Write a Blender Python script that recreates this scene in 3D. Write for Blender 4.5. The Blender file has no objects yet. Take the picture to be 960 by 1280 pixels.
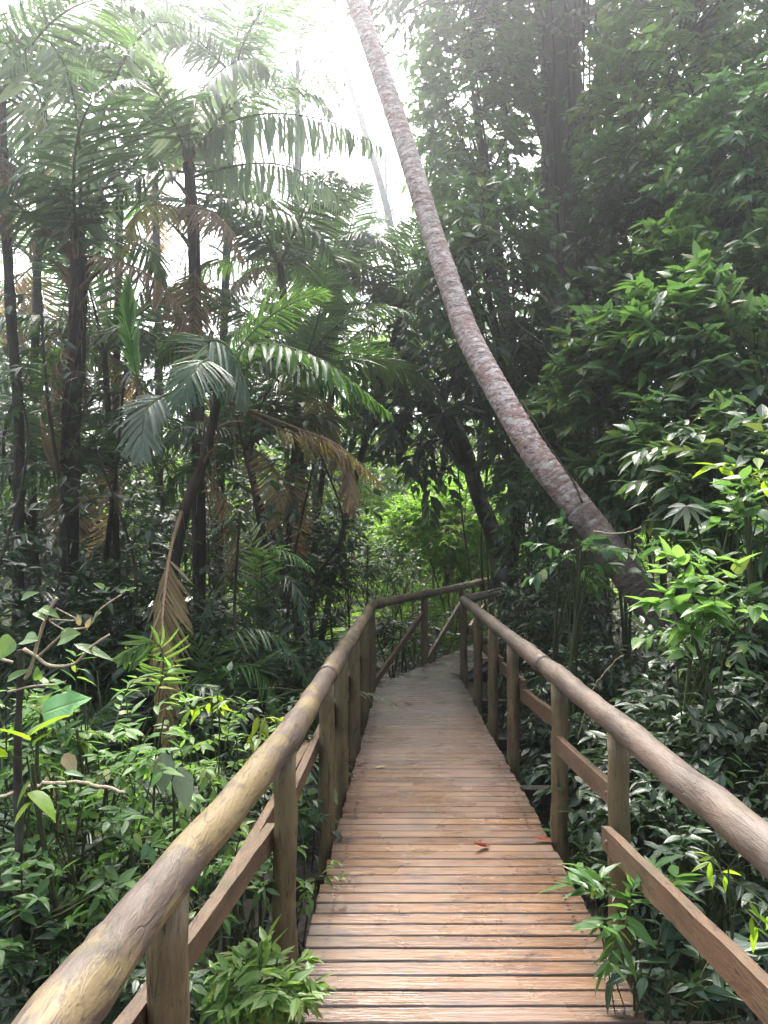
import bpy, math, random
import numpy as np

scene = bpy.context.scene
COL = scene.collection
R = np.random.RandomState(7)
PI = math.pi

# ------------------------------------------------------------------ camera model
F = 1005.0            # focal length in photo pixels (960 x 1280)
PITCH = math.radians(1.54)
CAM = np.array([0.0, 0.0, 1.6])

def at(px, py, Y):
    """the point at forward distance Y seen at photo pixel (px, py)"""
    u, v = (px - 480) / F, -(py - 640) / F
    y = math.cos(PITCH) - v * math.sin(PITCH)
    z = math.sin(PITCH) + v * math.cos(PITCH)
    k = Y / y
    return np.array([u * k, Y, CAM[2] + z * k])

def sm(t):
    t = np.clip(t, 0, 1)
    return t * t * (3 - 2 * t)

def ground_z(x, y):
    x = np.asarray(x, float); y = np.asarray(y, float)
    n = 0.10 * np.sin(x * 1.3 + 0.7 * y) + 0.08 * np.sin(y * 0.9 - x * 0.6 + 2) + 0.05 * np.sin(x * 3.1) * np.cos(y * 2.7)
    z = -0.72 + n + 2.3 * sm((x - 1.6) / 8) + 0.5 * sm((-x - 3) / 8) + 1.0 * sm((y - 14) / 14)
    return z

# ------------------------------------------------------------------ mesh building
class MB:
    def __init__(self):
        self.V, self.F, self.UV, self.n = [], [], [], 0
    def add(self, V, faces, uv):
        """V (n,3); faces list of int arrays (m,k); uv (n,2) per vertex"""
        self.V.append(np.asarray(V, np.float32)); self.UV.append(np.asarray(uv, np.float32))
        for f in faces:
            if len(f): self.F.append(np.asarray(f, np.int64) + self.n)
        self.n += len(V)
        return self
    def mesh(self, name, mat, smooth=True):
        me = bpy.data.meshes.new(name)
        V = np.concatenate(self.V); UV = np.concatenate(self.UV)
        loops = np.concatenate([f.ravel() for f in self.F])
        tot = np.concatenate([np.full(len(f), f.shape[1]) for f in self.F])
        start = np.concatenate([[0], np.cumsum(tot)[:-1]])
        me.vertices.add(len(V)); me.vertices.foreach_set('co', V.ravel())
        me.loops.add(len(loops)); me.loops.foreach_set('vertex_index', loops.astype(np.int32))
        me.polygons.add(len(tot))
        me.polygons.foreach_set('loop_start', start.astype(np.int32))
        me.polygons.foreach_set('use_smooth', np.full(len(tot), smooth))
        uvl = me.uv_layers.new(name='UVMap')
        uvl.data.foreach_set('uv', UV[loops].ravel())
        me.update(calc_edges=True)
        me.validate()
        me.materials.append(mat)
        return me

def link(name, me, parent=None):
    o = bpy.data.objects.new(name, me)
    COL.objects.link(o)
    if parent is not None: o.parent = parent
    return o

def tag(o, label=None, cat=None, group=None, kind=None):
    if label: o['label'] = label
    if cat: o['category'] = cat
    if group: o['group'] = group
    if kind: o['kind'] = kind
    return o

def thing(name, label, cat, loc=(0, 0, 0), group=None, kind=None):
    o = bpy.data.objects.new(name, None); COL.objects.link(o)
    o.empty_display_size = 0.1
    o.location = [float(c) for c in loc]
    return tag(o, label, cat, group, kind)

def part(name, mb, mat, parent, smooth=True):
    """mesh given in world coordinates, stored relative to its (unrotated) parent"""
    off = np.array(parent.location, float)
    p = parent.parent
    while p is not None:
        off += np.array(p.location, float); p = p.parent
    mb.V = [v - off.astype(np.float32) for v in mb.V]
    return link(name, mb.mesh(name, mat, smooth), parent)

def nrm(v):
    return v / np.maximum(np.linalg.norm(v, axis=-1, keepdims=True), 1e-9)

def bez(P, n):
    """Catmull-Rom through the points"""
    P = np.asarray(P, float)
    if len(P) == 2:
        t = np.linspace(0, 1, n)[:, None]; return P[0] * (1 - t) + P[1] * t
    Q = np.vstack([2 * P[0] - P[1], P, 2 * P[-1] - P[-2]])
    out = []
    for s in np.linspace(0, len(P) - 1 - 1e-6, n):
        i = int(s); t = s - i
        p0, p1, p2, p3 = Q[i:i + 4]
        out.append(0.5 * (2 * p1 + (p2 - p0) * t + (2 * p0 - 5 * p1 + 4 * p2 - p3) * t * t + (3 * p1 - p0 - 3 * p2 + p3) * t ** 3))
    return np.array(out)

def tube(mb, P, rad, k=6, cap=True, noise=0.0, rs=None, flat=1.0):
    P = np.asarray(P, float); n = len(P)
    rad = np.broadcast_to(np.asarray(rad, float), (n,))
    T = nrm(np.gradient(P, axis=0))
    ref = np.array([0, 0, 1.0]) if abs(T[0][2]) < 0.9 else np.array([1.0, 0, 0])
    A = np.zeros((n, 3)); a = nrm(np.cross(T[0], ref))
    for i in range(n):
        a = a - T[i] * a.dot(T[i]); a = a / max(np.linalg.norm(a), 1e-9); A[i] = a
    B = np.cross(T, A)
    th = np.linspace(0, 2 * PI, k + 1)
    rr = rad[:, None] * np.ones((1, k + 1))
    if noise:
        r_ = rs or R
        m = 1 + noise * r_.randn(n, k); m = np.hstack([m, m[:, :1]]); rr = rr * m
    V = P[:, None, :] + rr[..., None] * (np.cos(th)[None, :, None] * A[:, None, :] + flat * np.sin(th)[None, :, None] * B[:, None, :])
    L = np.concatenate([[0], np.cumsum(np.linalg.norm(np.diff(P, axis=0), axis=1))])
    uv = np.stack(np.broadcast_arrays((th / (2 * PI))[None, :], L[:, None]), -1)
    i = np.arange(n - 1)[:, None] * (k + 1); j = np.arange(k)[None, :]
    q = np.stack([i + j, i + j + 1, i + k + 1 + j + 1, i + k + 1 + j], -1).reshape(-1, 4)
    fs = [q]
    V = V.reshape(-1, 3); uv = uv.reshape(-1, 2)
    if cap:
        c0, c1 = len(V), len(V) + 1
        V = np.vstack([V, P[:1], P[-1:]]); uv = np.vstack([uv, [[.5, 0]], [[.5, L[-1]]]])
        jj = np.arange(k)
        fs.append(np.stack([np.full(k, c0), jj + 1, jj], -1))
        b = (n - 1) * (k + 1)
        fs.append(np.stack([np.full(k, c1), b + jj, b + jj + 1], -1))
    mb.add(V, fs, uv)

def box(mb, c, ax, ay, az, hx, hy, hz, bev=0.004):
    """box with chamfered long edges; ax ay az unit axes"""
    c = np.asarray(c, float); ax, ay, az = (np.asarray(v, float) for v in (ax, ay, az))
    prof = [(-hy + bev, -hz), (hy - bev, -hz), (hy, -hz + bev), (hy, hz - bev), (hy - bev, hz), (-hy + bev, hz), (-hy, hz - bev), (-hy, -hz + bev)]
    V = []; uv = []
    for s in (-1, 1):
        for (y, z) in prof:
            V.append(c + ax * hx * s + ay * y + az * z); uv.append((hx * s, y + z))
    k = 8
    q = np.array([[i, (i + 1) % k, k + (i + 1) % k, k + i] for i in range(k)])
    mb.add(V, [q, np.array([list(range(k))[::-1]]), np.array([list(range(k, 2 * k))])], uv)

SHAPES = {
    'ovate': [(.10, .26), (.32, .5), (.62, .38), (.86, .13)],
    'lance': [(.15, .32), (.42, .5), (.75, .26)],
    'far': [(.40, .5)],
    'mid': [(.28, .46), (.68, .34)],
    'strap': [(.12, .42), (.5, .5), (.85, .28)],
    'heart': [(.02, .38), (.18, .52), (.45, .46), (.75, .24)],
    'big': [(.04, .30), (.15, .46), (.3, .5), (.45, .47), (.6, .40), (.75, .27), (.9, .10)],
}

def leaves(mb, base, d, up, ln, wd, curve=0.15, fold=0.25, shape='ovate', rs=None, wav=0.0):
    r_ = rs or R
    base = np.asarray(base, float); n = len(base)
    if n == 0: return
    rows = SHAPES[shape]; m = len(rows)
    s = [0.0]; t = [0.0]; hw = [0.0]
    for (a, b) in rows:
        s += [-1, 0, 1]; t += [a, a, a]; hw += [b, b, b]
    s.append(0); t.append(1.0); hw.append(0)
    s, t, hw = map(np.array, (s, t, hw))
    ln = np.broadcast_to(np.asarray(ln, float), (n,)); wd = np.broadcast_to(np.asarray(wd, float), (n,))
    curve = np.broadcast_to(np.asarray(curve, float), (n,)); fold = np.broadcast_to(np.asarray(fold, float), (n,))
    Y = nrm(np.asarray(d, float)); X = nrm(np.cross(Y, np.asarray(up, float)) + 1e-6); Z = np.cross(X, Y)
    x = s * hw * wd[:, None]; y = t[None, :] * ln[:, None]
    z = np.abs(s) * hw * wd[:, None] * fold[:, None] - curve[:, None] * (t ** 2)[None, :] * ln[:, None]
    if wav:
        z = z + wav * wd[:, None] * r_.randn(n, len(s)) * np.abs(s)[None, :]
    V = base[:, None, :] + X[:, None, :] * x[..., None] + Y[:, None, :] * y[..., None] + Z[:, None, :] * z[..., None]
    nv = len(s)
    tri = [[0, 2, 1], [0, 3, 2]]; quad = []
    for i in range(m - 1):
        a = 1 + 3 * i; b = a + 3
        quad += [[a, a + 1, b + 1, b], [a + 1, a + 2, b + 2, b + 1]]
    a = 1 + 3 * (m - 1); tri += [[a, a + 1, nv - 1], [a + 1, a + 2, nv - 1]]
    off = (np.arange(n) * nv)[:, None, None]
    fs = [(np.array(tri)[None] + off).reshape(-1, 3)]
    if quad: fs.append((np.array(quad)[None] + off).reshape(-1, 4))
    uv = np.tile(np.stack([.5 + .5 * s * hw * 2, t], -1), (n, 1))
    mb.add(V.reshape(-1, 3), fs, uv)

# ------------------------------------------------------------------ materials
def mat(name):
    m = bpy.data.materials.new(name); m.use_nodes = True
    nt = m.node_tree; nt.nodes.clear()
    return m, nt

class NT:
    def __init__(self, nt): self.nt = nt
    def n(self, typ, **kw):
        nd = self.nt.nodes.new(typ)
        for k, v in kw.items():
            if k == 'ins':
                for a, b in v.items():
                    s = nd.inputs[a]
                    if hasattr(b, 'is_output') or isinstance(b, bpy.types.NodeSocket): self.nt.links.new(b, s)
                    else: s.default_value = b
            else: setattr(nd, k, v)
        return nd
    def mix(self, fac, a, b, blend='MIX'):
        nd = self.nt.nodes.new('ShaderNodeMix'); nd.data_type = 'RGBA'; nd.blend_type = blend
        for s, v in ((nd.inputs[0], fac), (nd.inputs[6], a), (nd.inputs[7], b)):
            if isinstance(v, bpy.types.NodeSocket): self.nt.links.new(v, s)
            elif isinstance(v, (tuple, list)): s.default_value = (*v, 1) if len(v) == 3 else v
            else: s.default_value = v
        return nd.outputs[2]
    def math(self, op, a, b=0.0, clamp=False):
        nd = self.nt.nodes.new('ShaderNodeMath'); nd.operation = op; nd.use_clamp = clamp
        for s, v in ((nd.inputs[0], a), (nd.inputs[1], b)):
            if isinstance(v, bpy.types.NodeSocket): self.nt.links.new(v, s)
            else: s.default_value = v
        return nd.outputs[0]
    def ramp(self, fac, stops, interp='LINEAR'):
        nd = self.nt.nodes.new('ShaderNodeValToRGB'); cr = nd.color_ramp; cr.interpolation = interp
        while len(cr.elements) < len(stops): cr.elements.new(0.5)
        for e, (p, c) in zip(cr.elements, stops):
            e.position = p; e.color = (*c, 1) if isinstance(c, (tuple, list)) else (c, c, c, 1)
        self.nt.links.new(fac, nd.inputs[0])
        return nd.outputs[0]
    def noise(self, vec, scale, detail=4, rough=.55, dist=0.0):
        nd = self.n('ShaderNodeTexNoise', ins={'Scale': scale, 'Detail': detail, 'Roughness': rough, 'Distortion': dist})
        if vec is not None: self.nt.links.new(vec, nd.inputs['Vector'])
        return nd.outputs['Fac']
    def mapping(self, vec, scale=(1, 1, 1), loc=(0, 0, 0)):
        nd = self.n('ShaderNodeMapping', ins={'Scale': scale, 'Location': loc}); self.nt.links.new(vec, nd.inputs[0])
        return nd.outputs[0]
    def out(self, sh): 
        o = self.nt.nodes.new('ShaderNodeOutputMaterial'); self.nt.links.new(sh, o.inputs[0]); return o

def leaf_mat(name, cols, trans, rough=.38, spec=.5, tfac=.32, vein=.35, odd=None, spots=.0):
    m, nt = mat(name); N = NT(nt)
    geo = N.n('ShaderNodeNewGeometry'); uvn = N.n('ShaderNodeUVMap'); oi = N.n('ShaderNodeObjectInfo')
    rnd = geo.outputs['Random Per Island']
    k = len(cols)
    c = N.ramp(rnd, [(i / (k - 1) if k > 1 else 0, cols[i]) for i in range(k)])
    r2 = N.n('ShaderNodeTexWhiteNoise', noise_dimensions='1D'); nt.links.new(rnd, r2.inputs['W'])
    if odd:
        c = N.mix(N.math('GREATER_THAN', r2.outputs['Value'], 1 - odd[1]), c, odd[0])
    sep = N.n('ShaderNodeSeparateXYZ'); nt.links.new(uvn.outputs[0], sep.inputs[0])
    du = N.math('ABSOLUTE', N.math('SUBTRACT', sep.outputs[0], .5))
    mid = N.math('SUBTRACT', 1.0, N.math('MULTIPLY', du, 16.0), True)
    # side veins slanting from the midrib
    w = N.math('SINE', N.math('MULTIPLY', N.math('SUBTRACT', sep.outputs[1], N.math('MULTIPLY', du, .7)), 62.0))
    w = N.math('POWER', N.math('MAXIMUM', w, 0.0), 6.0)
    v = N.math('MULTIPLY', N.math('MAXIMUM', mid, N.math('MULTIPLY', w, .35)), vein)
    c = N.mix(v, c, N.mix(.6, c, (.30, .36, .16)))
    tc = N.n('ShaderNodeTexCoord')
    blot = N.noise(tc.outputs['Object'], 9, 3)
    c = N.mix(N.math('MULTIPLY', blot, .55), c, N.mix(.5, c, (.012, .022, .008)))
    if spots:
        sp = N.noise(tc.outputs['Object'], 60, 3)
        c = N.mix(N.math('MULTIPLY', N.math('GREATER_THAN', sp, .62), spots), c, (.10, .075, .03))
    hs = N.n('ShaderNodeHueSaturation', ins={'Saturation': 1.16})
    nt.links.new(c, hs.inputs['Color'])
    nt.links.new(N.math('ADD', .485, N.math('MULTIPLY', oi.outputs['Random'], .03)), hs.inputs['Hue'])
    nt.links.new(N.math('ADD', .82, N.math('MULTIPLY', oi.outputs['Random'], .36)), hs.inputs['Value'])
    col = hs.outputs[0]
    back = N.mix(.35, col, (.13, .17, .09))
    col2 = N.mix(geo.outputs['Backfacing'], col, back)
    p = N.n('ShaderNodeBsdfPrincipled', ins={'Roughness': rough, 'Specular IOR Level': spec})
    nt.links.new(col2, p.inputs['Base Color'])
    nt.links.new(N.math('ADD', rough, N.math('MULTIPLY', geo.outputs['Backfacing'], .25)), p.inputs['Roughness'])
    bmp = N.n('ShaderNodeBump', ins={'Strength': .35, 'Distance': .01}); nt.links.new(N.math('ADD', N.math('MULTIPLY', v, -1.0), blot), bmp.inputs['Height'])
    nt.links.new(bmp.outputs[0], p.inputs['Normal'])
    t = N.n('ShaderNodeBsdfTranslucent'); nt.links.new(N.mix(.45, N.mix(1.0, col, (3.2, 3.2, 2.2), 'MULTIPLY'), trans), t.inputs['Color'])
    mx = N.n('ShaderNodeMixShader', ins={0: tfac}); nt.links.new(p.outputs[0], mx.inputs[1]); nt.links.new(t.outputs[0], mx.inputs[2])
    N.out(mx.outputs[0])
    return m

def bark_mat(name, c1, c2, c3=None, scale=6, rough=.9, moss=0.0, stretch=(3, 3, 1)):
    m, nt = mat(name); N = NT(nt)
    tc = N.n('ShaderNodeTexCoord'); v = N.mapping(tc.outputs['Object'], stretch)
    a = N.noise(v, scale, 6, .65); b = N.noise(tc.outputs['Object'], scale * .35, 4)
    c = N.mix(N.ramp(a, [(.3, 0.0), (.7, 1.0)]), c1, c2)
    if c3: c = N.mix(N.ramp(b, [(.48, 0.0), (.62, 1.0)]), c, c3)
    if moss: c = N.mix(N.math('MULTIPLY', N.ramp(N.noise(tc.outputs['Object'], scale * .6, 5), [(.45, 0.0), (.6, 1.0)]), moss), c, (.035, .055, .015))
    p = N.n('ShaderNodeBsdfPrincipled', ins={'Roughness': rough, 'Specular IOR Level': .25}); nt.links.new(c, p.inputs['Base Color'])
    bm = N.n('ShaderNodeBump', ins={'Strength': .8, 'Distance': .02}); nt.links.new(a, bm.inputs['Height']); nt.links.new(bm.outputs[0], p.inputs['Normal'])
    N.out(p.outputs[0]); return m

def ringed_mat():
    m, nt = mat('ringed palm bark'); N = NT(nt)
    tc = N.n('ShaderNodeTexCoord'); uvn = N.n('ShaderNodeUVMap'); sep = N.n('ShaderNodeSeparateXYZ'); nt.links.new(uvn.outputs[0], sep.inputs[0])
    o = tc.outputs['Object']
    n1 = N.noise(o, 5, 5, .6); n2 = N.noise(o, 24, 5, .65); n3 = N.noise(o, 2.2, 4)
    c = N.mix(N.ramp(n2, [(.35, 0.0), (.68, 1.0)]), (.32, .20, .155), (.78, .64, .56))
    c = N.mix(N.ramp(n1, [(.42, 0.0), (.58, .85)]), c, (.46, .285, .225))
    c = N.mix(N.math('MULTIPLY', N.ramp(N.noise(o, 3.1, 5, .7), [(.52, 0.0), (.64, 1.0)]), .5), c, (.36, .36, .29))
    c = N.mix(N.ramp(N.noise(N.mapping(o, (1, 1, 2.2)), 10, 6, .75), [(.50, 0.0), (.56, .9)]), c, (.78, .68, .61))
    c = N.mix(N.ramp(N.noise(N.mapping(o, (1, 1, 3.5)), 9, 6, .75), [(.56, 0.0), (.62, .85)]), c, (.11, .06, .045))
    vv = N.math('ADD', sep.outputs[1], N.math('MULTIPLY', N.math('SUBTRACT', N.noise(o, 6, 4), .5), .13))
    s = N.math('FRACT', N.math('MULTIPLY', vv, 1 / .078))
    ln = N.math('SUBTRACT', 1.0, N.math('MULTIPLY', s, 4.5), True)
    ln = N.math('MULTIPLY', ln, N.ramp(N.noise(o, 17, 3), [(.35, .25), (.6, 1.0)]))
    c = N.mix(N.math('MULTIPLY', ln, .8), c, (.06, .037, .03))
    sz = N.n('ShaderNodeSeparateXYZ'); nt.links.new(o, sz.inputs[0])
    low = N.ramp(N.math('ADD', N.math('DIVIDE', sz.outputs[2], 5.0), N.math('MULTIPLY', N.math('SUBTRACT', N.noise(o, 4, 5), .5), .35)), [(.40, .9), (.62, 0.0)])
    c = N.mix(low, c, N.mix(n2, (.055, .045, .032), (.15, .125, .10)))           # trunk colour darkens toward the foot
    p = N.n('ShaderNodeBsdfPrincipled', ins={'Roughness': .75, 'Specular IOR Level': .3}); nt.links.new(c, p.inputs['Base Color'])
    h = N.math('ADD', N.math('MULTIPLY', s, .6), N.math('MULTIPLY', n2, .5))
    bm = N.n('ShaderNodeBump', ins={'Strength': .9, 'Distance': .02}); nt.links.new(h, bm.inputs['Height']); nt.links.new(bm.outputs[0], p.inputs['Normal'])
    N.out(p.outputs[0]); return m

def deck_mat():
    m, nt = mat('wet boardwalk planks'); N = NT(nt)
    tc = N.n('ShaderNodeTexCoord'); geo = N.n('ShaderNodeNewGeometry'); o = tc.outputs['Object']
    rnd = geo.outputs['Random Per Island']
    shift = N.n('ShaderNodeCombineXYZ'); nt.links.new(N.math('MULTIPLY', rnd, 37.0), shift.inputs[0]); nt.links.new(N.math('MULTIPLY', rnd, 11.0), shift.inputs[2])
    ov = N.n('ShaderNodeVectorMath', operation='ADD'); nt.links.new(o, ov.inputs[0]); nt.links.new(shift.outputs[0], ov.inputs[1])
    g = N.noise(N.mapping(ov.outputs[0], (3, 60, 60)), 1.6, 6, .6, .6)
    g2 = N.noise(N.mapping(ov.outputs[0], (1.6, 9, 9)), 2.2, 4, .6)
    c = N.ramp(rnd, [(0, (.095, .054, .028)), (.3, (.210, .120, .060)), (.6, (.135, .079, .043)), (.8, (.175, .104, .057)), (1, (.27, .163, .086))])
    c = N.mix(N.ramp(g, [(.36, .75), (.62, 0.0)]), c, (.13, .06, .038))
    # dark weathering stains, elongated along the plank
    st = N.noise(N.mapping(ov.outputs[0], (2.6, 3.2, 4)), 1.5, 5, .65, .4)
    c = N.mix(N.ramp(st, [(.53, 0.0), (.68, .85)]), c, (.075, .050, .042))
    st2 = N.noise(N.mapping(ov.outputs[0], (5, 16, 16)), 1.2, 3, .5, .5)
    c = N.mix(N.ramp(st2, [(.60, 0.0), (.70, .85)]), c, (.06, .036, .028))
    c = N.mix(N.ramp(g2, [(.5, 0.0), (.75, .5)]), c, (.30, .185, .105))
    # far stretch: grey weathering, sky sheen put into the colour; slimy edges
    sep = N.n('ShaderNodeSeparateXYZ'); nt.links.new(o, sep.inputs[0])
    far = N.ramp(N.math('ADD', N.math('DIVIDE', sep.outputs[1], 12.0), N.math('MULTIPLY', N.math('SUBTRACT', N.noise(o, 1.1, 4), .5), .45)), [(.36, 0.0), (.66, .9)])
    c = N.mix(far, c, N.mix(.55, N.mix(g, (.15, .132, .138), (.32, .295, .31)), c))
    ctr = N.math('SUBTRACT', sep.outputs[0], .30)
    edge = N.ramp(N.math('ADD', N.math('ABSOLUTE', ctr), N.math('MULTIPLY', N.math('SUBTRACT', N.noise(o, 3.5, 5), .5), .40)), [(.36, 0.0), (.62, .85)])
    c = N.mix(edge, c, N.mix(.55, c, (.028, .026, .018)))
    uvn = N.n('ShaderNodeUVMap'); su = N.n('ShaderNodeSeparateXYZ'); nt.links.new(uvn.outputs[0], su.inputs[0])
    ed = N.math('ADD', N.math('ABSOLUTE', su.outputs[1]), N.math('MULTIPLY', N.math('SUBTRACT', N.noise(o, 30, 3), .5), .006))
    c = N.mix(N.ramp(ed, [(.0375, 0.0), (.0418, .93)]), c, (.018, .014, .011))      # plank edges darkened along the joints
    nx = N.math('MULTIPLY', N.math('SUBTRACT', N.math('ABSOLUTE', su.outputs[0]), .87), .57)
    ny = N.math('SUBTRACT', N.math('ABSOLUTE', su.outputs[1]), .018)
    nd = N.math('SQRT', N.math('ADD', N.math('MULTIPLY', nx, nx), N.math('MULTIPLY', ny, ny)))
    c = N.mix(N.ramp(nd, [(.004, .9), (.0065, 0.0)]), c, (.02, .014, .011))         # nail heads
    c = N.mix(N.math('MULTIPLY', N.ramp(nd, [(.005, .6), (.022, 0.0)]), N.noise(o, 18, 3)), c, (.05, .03, .02))
    p = N.n('ShaderNodeBsdfPrincipled', ins={'Specular IOR Level': .6}); nt.links.new(c, p.inputs['Base Color'])
    nt.links.new(N.ramp(N.noise(o, 2.1, 4), [(.35, .17), (.65, .40)]), p.inputs['Roughness'])
    bm = N.n('ShaderNodeBump', ins={'Strength': .45, 'Distance': .006}); nt.links.new(g, bm.inputs['Height']); nt.links.new(bm.outputs[0], p.inputs['Normal'])
    N.out(p.outputs[0]); return m

def log_mat(name, base, light, dark, patch, patchamt=.5, rough=.6, axis=1):
    """peeled round log: grey brown with yellow bare patches and dark streaks along the log (UV v runs along it)"""
    m, nt = mat(name); N = NT(nt)
    tc = N.n('ShaderNodeTexCoord'); o = tc.outputs['Object']; oi = N.n('ShaderNodeObjectInfo')
    sc = [9, 9, 9]; sc[axis] = 1.6
    sh = N.n('ShaderNodeVectorMath', operation='ADD'); nt.links.new(o, sh.inputs[0])
    cb = N.n('ShaderNodeCombineXYZ'); nt.links.new(N.math('MULTIPLY', oi.outputs['Random'], 23.0), cb.inputs[0]); nt.links.new(cb.outputs[0], sh.inputs[1])
    o2 = sh.outputs[0]
    s = N.noise(N.mapping(o2, tuple(sc)), 2.4, 6, .65, .3)
    sc2 = [5, 5, 5]; sc2[axis] = 2.2
    b = N.noise(N.mapping(o2, tuple(sc2)), 1.5, 5, .6, .5)
    c = N.mix(N.ramp(s, [(.34, 0.0), (.66, 1.0)]), base, light)
    c = N.mix(N.ramp(b, [(.47, 0.0), (.56, patchamt)]), c, patch)
    k = N.noise(N.mapping(o2, tuple(sc)), 5.5, 4, .7, 1.2)
    c = N.mix(N.ramp(k, [(.56, 0.0), (.66, .85)]), c, dark)
    kn = N.n('ShaderNodeTexVoronoi', ins={'Scale': 3.2}); nt.links.new(N.mapping(o2, tuple([.6 if i == axis else 1.6 for i in range(3)])), kn.inputs['Vector'])
    c = N.mix(N.ramp(kn.outputs['Distance'], [(.045, .9), (.075, 0.0)]), c, dark)
    sc3 = [20, 20, 20]; sc3[axis] = 1.1
    ck = N.math('ABSOLUTE', N.math('SUBTRACT', N.noise(N.mapping(o2, tuple(sc3)), 1.0, 3, .55, .2), .5))
    crack = N.math('MULTIPLY', N.ramp(ck, [(.003, 1.0), (.010, 0.0)]), N.ramp(N.noise(o2, 2.6, 3), [(.54, 0.0), (.62, .8)]))
    c = N.mix(N.math('MULTIPLY', crack, .9), c, tuple(x * .5 for x in dark))
    c = N.mix(N.math('MULTIPLY', N.ramp(N.noise(o, 6.5, 5, .65), [(.56, 0.0), (.70, 1.0)]), .45), c, (.045, .055, .022))
    p = N.n('ShaderNodeBsdfPrincipled', ins={'Roughness': rough, 'Specular IOR Level': .4}); nt.links.new(c, p.inputs['Base Color'])
    bm = N.n('ShaderNodeBump', ins={'Strength': .6, 'Distance': .006}); nt.links.new(N.math('SUBTRACT', N.math('ADD', s, k), N.math('MULTIPLY', crack, 1.2)), bm.inputs['Height']); nt.links.new(bm.outputs[0], p.inputs['Normal'])
    N.out(p.outputs[0]); return m

def flat_mat(name, c1, c2, scale=12, rough=.8):
    m, nt = mat(name); N = NT(nt); tc = N.n('ShaderNodeTexCoord')
    c = N.mix(N.noise(tc.outputs['Object'], scale, 5), c1, c2)
    p = N.n('ShaderNodeBsdfPrincipled', ins={'Roughness': rough}); nt.links.new(c, p.inputs['Base Color'])
    N.out(p.outputs[0]); return m

M = {}
M['leaf_gloss'] = leaf_mat('glossy mid green leaves', [(.032, .074, .036), (.052, .110, .050), (.078, .142, .062), (.044, .096, .050)], (.15, .29, .08), rough=.37, spec=.55, odd=((.12, .15, .04), .07), spots=.4, tfac=.28)
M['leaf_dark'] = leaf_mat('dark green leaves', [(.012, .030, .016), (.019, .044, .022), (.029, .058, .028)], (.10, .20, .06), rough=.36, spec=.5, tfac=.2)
M['leaf_bright'] = leaf_mat('fresh bright green leaves', [(.050, .115, .034), (.080, .165, .044), (.105, .19, .05), (.055, .125, .04)], (.27, .47, .09), rough=.32, spec=.6, tfac=.36, odd=((.16, .20, .03), .08), spots=.2)
M['leaf_yellow'] = leaf_mat('young yellow green leaves', [(.10, .17, .020), (.15, .22, .028), (.19, .24, .03)], (.45, .62, .06), rough=.4, tfac=.45)
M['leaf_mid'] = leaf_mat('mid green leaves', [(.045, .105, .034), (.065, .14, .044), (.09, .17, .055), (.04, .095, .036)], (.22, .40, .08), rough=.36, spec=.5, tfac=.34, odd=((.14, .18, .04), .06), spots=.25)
M['leaf_fresh'] = leaf_mat('pale fresh green leaves', [(.085, .17, .05), (.13, .225, .07), (.16, .26, .085), (.10, .19, .055)], (.34, .55, .12), rough=.36, spec=.5, tfac=.36, odd=((.2, .22, .06), .06), spots=.2)
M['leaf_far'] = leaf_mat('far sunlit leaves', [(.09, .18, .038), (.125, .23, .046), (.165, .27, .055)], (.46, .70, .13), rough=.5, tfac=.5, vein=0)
M['leaf_grey'] = leaf_mat('grey green spotted leaves', [(.13, .155, .125), (.17, .195, .16)], (.2, .3, .12), rough=.5, tfac=.2, spots=.8)
M['leaf_big'] = leaf_mat('puckered pale green leaf', [(.16, .33, .13), (.22, .40, .17)], (.3, .55, .15), rough=.42, tfac=.3, vein=.8)
M['frond'] = leaf_mat('green palm leaflets', [(.024, .050, .024), (.036, .072, .032), (.050, .088, .038)], (.16, .29, .07), rough=.26, spec=.6, tfac=.34, vein=.2)
M['frond_pale'] = leaf_mat('silvery green palm leaflets', [(.14, .19, .135), (.19, .24, .17)], (.30, .40, .24), rough=.26, spec=.8, tfac=.38, vein=.2)
M['frond_bright'] = leaf_mat('bright green palm leaflets', [(.055, .125, .036), (.08, .16, .046)], (.27, .46, .09), rough=.32, tfac=.45, vein=.2)
M['frond_dead'] = leaf_mat('dry brown palm leaflets', [(.11, .075, .048), (.20, .145, .09), (.30, .225, .145)], (.30, .21, .11), rough=.6, spec=.25, tfac=.3, vein=.2)
M['frond_yellow'] = leaf_mat('yellowing palm leaflets', [(.17, .13, .035), (.24, .19, .06), (.14, .14, .04)], (.45, .36, .08), rough=.5, tfac=.4, vein=.2)
M['leaf_dead'] = leaf_mat('fallen brown leaf', [(.085, .028, .018), (.13, .05, .03)], (.2, .08, .04), rough=.5, tfac=.12)
M['leaf_red'] = leaf_mat('fallen red leaf', [(.17, .022, .02), (.20, .035, .028)], (.3, .06, .04), rough=.45, tfac=.12)
M['leaf_tan'] = leaf_mat('dry tan leaf', [(.36, .29, .16), (.40, .33, .2)], (.4, .3, .15), rough=.6, tfac=.2)
M['bark_dark'] = bark_mat('dark bark', (.022, .017, .013), (.060, .046, .036), (.085, .075, .062), 7, moss=.4)
M['bark_palm'] = bark_mat('dark fibrous palm stem', (.016, .013, .010), (.052, .042, .032), (.075, .058, .042), 9, moss=.25)
M['bark_big'] = bark_mat('grey brown furrowed bark', (.05, .04, .032), (.125, .105, .085), (.16, .135, .11), 3.2, moss=.5, stretch=(4, 4, .6))
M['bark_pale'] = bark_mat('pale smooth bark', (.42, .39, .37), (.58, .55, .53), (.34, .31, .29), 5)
M['bark_mottle'] = bark_mat('lichen mottled dark bark', (.025, .02, .016), (.055, .045, .036), (.20, .19, .16), 9, moss=.5, stretch=(1, 1, 1))
M['twig'] = bark_mat('light brown twig', (.20, .14, .08), (.34, .26, .17), None, 22)
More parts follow.
